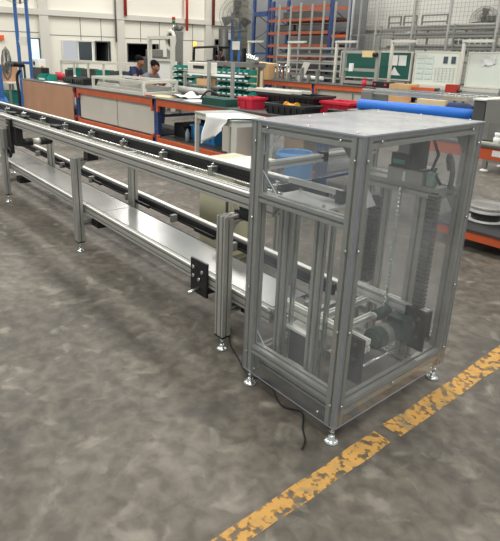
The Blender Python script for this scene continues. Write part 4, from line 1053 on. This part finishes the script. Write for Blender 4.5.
JD = up(seated(.0, (1, 0, -.1), 0), .30)
for s, q in (('l', 1), ('r', -1)):
    JD['kn_'+s] = (.40, .12*q, .97); JD['an_'+s] = (.55, .12*q, .98-.08); JD['to_'+s] = (.68, .12*q, .90)
    JD['kn_'+s] = (.36, .12*q, 1.03)
person('person', 'dark-clothed driver sitting in the black-framed forklift', (-13.52, 10.4, .085), -.3, JD, TROUS)

# pipes on the left wall
def pipe(label, p0, p1, r, m, hook=True):
    mb = MB().cyl(p0, p1, r, seg=10)
    single(mb, 'wall_pipe', m, label, 'pipe')
pipe('short dark red pipe high on the left wall above the men', (-16.8, 8.62, 2.88), (-16.8, 8.62, 6), .06, REDPIPE)
pipe('bright red vertical pipe on the left wall over the forklift', (-16.8, 11.38, 2.46), (-16.8, 11.38, 6), .055, mat('bright red pipe', (206, 72, 44), .5))
pipe('dark red vertical pipe near the corner of the left wall', (-16.8, 12.72, 2.74), (-16.8, 12.72, 6), .06, mat('maroon pipe', (126, 54, 44), .5))
pipe('thin grey conduit running down the left wall above the men', (-16.83, 8.22, 1.95), (-16.83, 8.22, 6), .035, GREY)
pipe('dark vertical duct beside the louvred opening in the left wall', (-16.4, 12.95, 0), (-16.4, 12.95, 2.6), .2, DGREY)

# blue column base at left edge and red item on the left wall
single(MB().box((-12.15, 2.36, 0), (-11.7, 2.62, .06)).prism([(-12.1, .06), (-11.74, .06), (-11.8, .38), (-12.06, .50)], 'y', 2.40, 2.58).box((-12.12, 2.42, .3), (-12.0, 2.54, 1.25)), 'steel_post', BLUEB, 'blue steel post with a flared base at the left edge', 'post')
single(MB().box((-17.0, 3.95, 1.9), (-16.9, 4.18, 2.05)), 'alarm_box', mat('orange alarm box', (220, 96, 50), .5), 'small orange box on the left wall at the left edge', 'box')
single(MB().tube(smooth_path([(-12.62, 3.1, .04), (-12.66, 3.12, .5), (-12.7, 3.12, .95), (-12.6, 3.2, 1.12)]), .04, 8), 'black_hose', RUBBER, 'thick black hose hanging beside the brown board', 'hose')
# low teal tray table, far left
lt_ = thing('low_table', 'low table at the left edge with a teal tub, beside the pedestal fan', 'table', (-14.9, 4.2, 0))
MB().box((-16.8, 3.7, .60), (-15.3, 4.3, .64)).build('tabletop', PALE, lt_)
for x in (-16.7, -15.4):
    for y in (3.75, 4.25): MB().box((x-.03, y-.03, 0), (x+.03, y+.03, .6)).build('leg', GREY, lt_)
crate('plastic_tub', 'teal tub under the low table at the left edge', (-15.9, 4.0, .001), (.9, .4, .35), TEAL, cat='tub')
single(MB().box((-16.6, 3.8, .641), (-15.9, 4.2, 1.15)), 'wooden_box', BOARD, 'brown wooden box on the low table at the left edge', 'box')

# ------------------------------------------------------------------ pallet rack and steel shelving at the back
rk = thing('pallet_rack', 'tall pallet rack with blue uprights and orange beams right of the olive shutter', 'rack', (-10.7, 11.9, 0))
RX = (-12.15, -9.4)
for x in (-12.9, -12.15, -9.45):
    for y in (11.5, 12.4): MB().box((x-.05, y-.04, 0), (x+.05, y+.04, 3.4)).build('upright', BLUEP, rk)
    mb = MB(); zz = .3; k = 0
    while zz < 3.0:
        a, b = ((11.5, 12.4) if k % 2 == 0 else (12.4, 11.5)); mb.tube([(x, a, zz), (x, b, zz+.45)], .015, 5); zz += .45; k += 1
    mb.build('upright_brace', DGREY, rk)
for z in (1.15, 1.55, 1.90, 2.29, 2.68, 3.05):
    for y in (11.46, 12.44): MB().box((-12.09, y-.02, z-.04), (-9.5, y+.02, z+.04)).build('beam', mat('duller orange rack enamel', (176, 88, 58), .6), rk)  # darker, duller orange than the bench beams
for z in (1.9, 2.29, 2.68): MB().box((-12.05, 11.49, z+.05), (-9.55, 12.41, z+.06)).build('shelf', GREY, rk)
MB().box((-12.85, 11.46, 1.62), (-12.2, 11.54, 1.68)).box((-12.9, 11.44, 2.85), (-12.2, 11.55, 3.0)).build('end_tie', BLUEP, rk)
for k in range(4):
    x = -9.35+.0*k
MB().box((-9.4, 11.48, 2.14), (-8.8, 11.54, 2.22)).build('beam_stub', ORANGE, rk)
for i, (a, b, z) in enumerate(((-11.0, -9.9, 2.36), (-11.6, -10.4, 2.75), (-11.9, -11.1, 2.36))):
    single(MB().box((a, 11.6, z), (b, 12.2, z+.2)), 'storage_case', DGREY, ['long dark case on the rack shelf, nearest the grey posts', 'long dark case on the upper rack shelf', 'dark case on the rack shelf beside the blue upright'][i], 'case', bevel=.02)
# grey steel frames in front of / beside the rack
def steel_shelf(label, x0, x1, y0, y1, posts, levels, h):
    t = thing('steel_shelving', label, 'shelving', ((x0+x1)/2, (y0+y1)/2, 0))
    for k in range(posts):
        x = x0+(x1-x0)*k/(posts-1)
        for y in (y0, y1): MB().box((x-.022, y-.022, 0), (x+.022, y+.022, h)).build('post', LGREY, t)
    for z in levels:
        for y in (y0, y1): MB().box((x0, y-.02, z-.025), (x1, y+.02, z+.025)).build('rail', LGREY, t)
        if z > 1.7:
            for k in range(posts):
                x = x0+(x1-x0)*k/(posts-1); MB().box((x-.02, y0+.02, z-.025), (x+.02, y1-.02, z+.025)).build('arm', LGREY, t)
        MB().box((x0, y0, z+.025), (x1, y1, z+.032)).build('shelf', DGREY, t) if z < 1.7 else None
    return t
steel_shelf('grey steel tube shelving in front of the orange-beamed pallet rack', -10.9, -8.2, 10.75, 11.25, 4, (1.0, 1.2, 1.4, 1.6, 1.82), 3.1)
tubes = []
for k in range(14):
    z = 1.035+.2*(k % 4); y = 10.85+.08*(k//4); L0 = -10.85+.15*(k % 3)
    single(MB().box((L0, y, z), (L0+2.2+.15*(k % 3), y+.05, z+.05)), 'square_tube', [GREY, DGREY, PALE][k % 3], 'square steel tube stored flat on the grey tube shelving', 'tube', group='square tubes on the grey shelving')
steel_shelf('grey pipe rack along the back wall behind the boards', -8.0, -2.5, 12.0, 12.6, 6, (1.5, 1.85, 2.15, 2.35), 2.45)
first = None
for k in range(16):
    lv = (1.876, 2.176, 2.376)[k % 3]; y = 12.09+.085*(k//3); r = .041
    loc = (-5.3+.25*((k*7) % 5-2), y, lv)
    if k % 3 == 0: loc = (loc[0], y, 1.876)
    if first is None:
        first = MB().cyl((-2.0, 0, r), (2.0, 0, r), r, seg=10).build('long_pipe', LGREY); tag(first, 'long grey pipe stored on the rack behind the boards', 'pipe', 'pipes on the rack behind the boards'); first.location = loc
    else: c_ = dup(first, loc)
# small tube frames standing on top of the rack
for i, (x, lb2) in enumerate(((-8.0, 'small open tube frame on the pipe rack, left of the two by the green board'), (-7.5, 'small open tube frame on the pipe rack, right of the two by the green board'), (-6.75, 'open tube frame on the pipe rack beside the wall fan'))):
    t = thing('tube_frame', lb2, 'frame', (x, 12.6, 2.376))
    w = .4 if i < 2 else .75
    for s in (-w/2, w/2): MB().box((x+s-.02, 12.58, 2.376), (x+s+.02, 12.62, 2.75)).build('post', GREY, t)
    for z in (2.56, 2.73): MB().box((x-w/2, 12.585, z-.02), (x+w/2, 12.615, z+.02)).build('bar', GREY, t)
# wire mesh partition with posts in front of the back wall
mp = thing('mesh_partition', 'tall grey wire mesh partition with round posts behind the whiteboards', 'partition', (-5.5, 11.6, 0))
for x in (-8.75, -7.9, -6.75, -5.75, -4.55, -3.4): MB().cyl((x, 11.6, 0), (x, 11.6, 3.6), .034, seg=10).build('post', LGREY, mp)
mb = MB()
for k in range(54): x = -8.7+.1*k; mb.box((x-.0025, 11.598, 1.0), (x+.0025, 11.602, 3.6))
for k in range(27): z = 1.0+.1*k; mb.box((-8.75, 11.598, z-.0025), (-3.4, 11.602, z+.0025))
mb.build('wire_mesh', GREY, mp)
for z in (1.0, 2.2, 3.58): MB().box((-8.75, 11.58, z-.02), (-3.4, 11.62, z+.02)).build('rail', GREY, mp)
# far floor trolley leg with white foot seen at right
tr = thing('trolley_frame', 'low steel trolley frame on the floor beyond the bench at the right', 'trolley', (-1.6, 6.7, 0))
MB().box((-2.0, 6.4, .38), (-.6, 7.1, .42)).build('deck', GREY, tr)
for x, y in ((-1.93, 6.47), (-.67, 6.47), (-1.93, 7.03), (-.67, 7.03)):
    l_ = MB().box((x-.03, y-.03, .04), (x+.03, y+.03, .38)).build('leg', GREY, tr)
    MB().lathe((x, y, 0), [(0, 0), (.06, 0), (.06, .015), (.02, .04), (0, .04)], 12).build('foot_pad', PAPER, l_)
MB().box((-1.9, 6.45, .14), (-.7, 6.49, .18)).build('lower_bar', GREY, tr)

for r_ in WORLD_ROOTS:
    if '_world' in r_: del r_['_world']
for o_ in list(bpy.data.objects):
    if '_world' in o_: del o_['_world']

# ------------------------------------------------------------------ light
w = bpy.data.worlds.new('hall daylight'); bpy.context.scene.world = w; w.use_nodes = True
bg = w.node_tree.nodes['Background']; bg.inputs['Color'].default_value = (.93, .97, 1.0, 1); bg.inputs['Strength'].default_value = .62
def lamp(x, y, z, sx, sy, e, col=(1, .97, .92)):
    l = bpy.data.lights.new('ceiling_tube_lamp', 'AREA'); l.shape = 'RECTANGLE'; l.size = sx; l.size_y = sy; l.energy = e; l.color = col
    o = bpy.data.objects.new('ceiling_tube_lamp', l); COL.objects.link(o); o.location = (x, y, z); return o
for y in (-2.5, 2.5, 7.5, 12):
    for x in (-14, -8.5, -3, 2.5):
        lamp(x, y, 5.6, 2.8, .8, 120 if y > 6 and x > -12 else 165)

o = lamp(-18.5, 5.9, 3.2, 1.5, 1.2, 120, (.9, .97, 1)); o.name = 'office_fill_lamp'  # unseen fill lamp added to brighten the office behind the window
# ------------------------------------------------------------------ camera
cam = bpy.data.cameras.new('camera'); co = bpy.data.objects.new('camera', cam); COL.objects.link(co)
F, CX, CY = 527.3221, 215.7426, 223.2638
yaw, pitch, roll = 2.4735117, -.3111807, .0203774
f = Vector((math.cos(pitch)*math.cos(yaw), math.cos(pitch)*math.sin(yaw), math.sin(pitch)))
r = f.cross(Vector((0, 0, 1))).normalized(); u = r.cross(f)
r2 = r*math.cos(roll)+u*math.sin(roll); u2 = -r*math.sin(roll)+u*math.cos(roll)
M4 = Matrix((r2, u2, -f)).transposed().to_4x4(); M4.translation = (1.7448434, -1.5741814, 1.6123773)
co.matrix_world = M4
cam.sensor_fit = 'HORIZONTAL'; cam.sensor_width = 36; cam.lens = 36*F/500
cam.shift_x = (250-CX)/500; cam.shift_y = -(270.5-CY)/500
cam.clip_start = .05; cam.clip_end = 100
sc = bpy.context.scene
sc.camera = co
sc.cycles.transparent_max_bounces = 24
sc.view_settings.view_transform = 'Standard'; sc.view_settings.look = 'None'; sc.view_settings.gamma = 1; sc.view_settings.use_curve_mapping = False
sc.view_settings.exposure = -.15
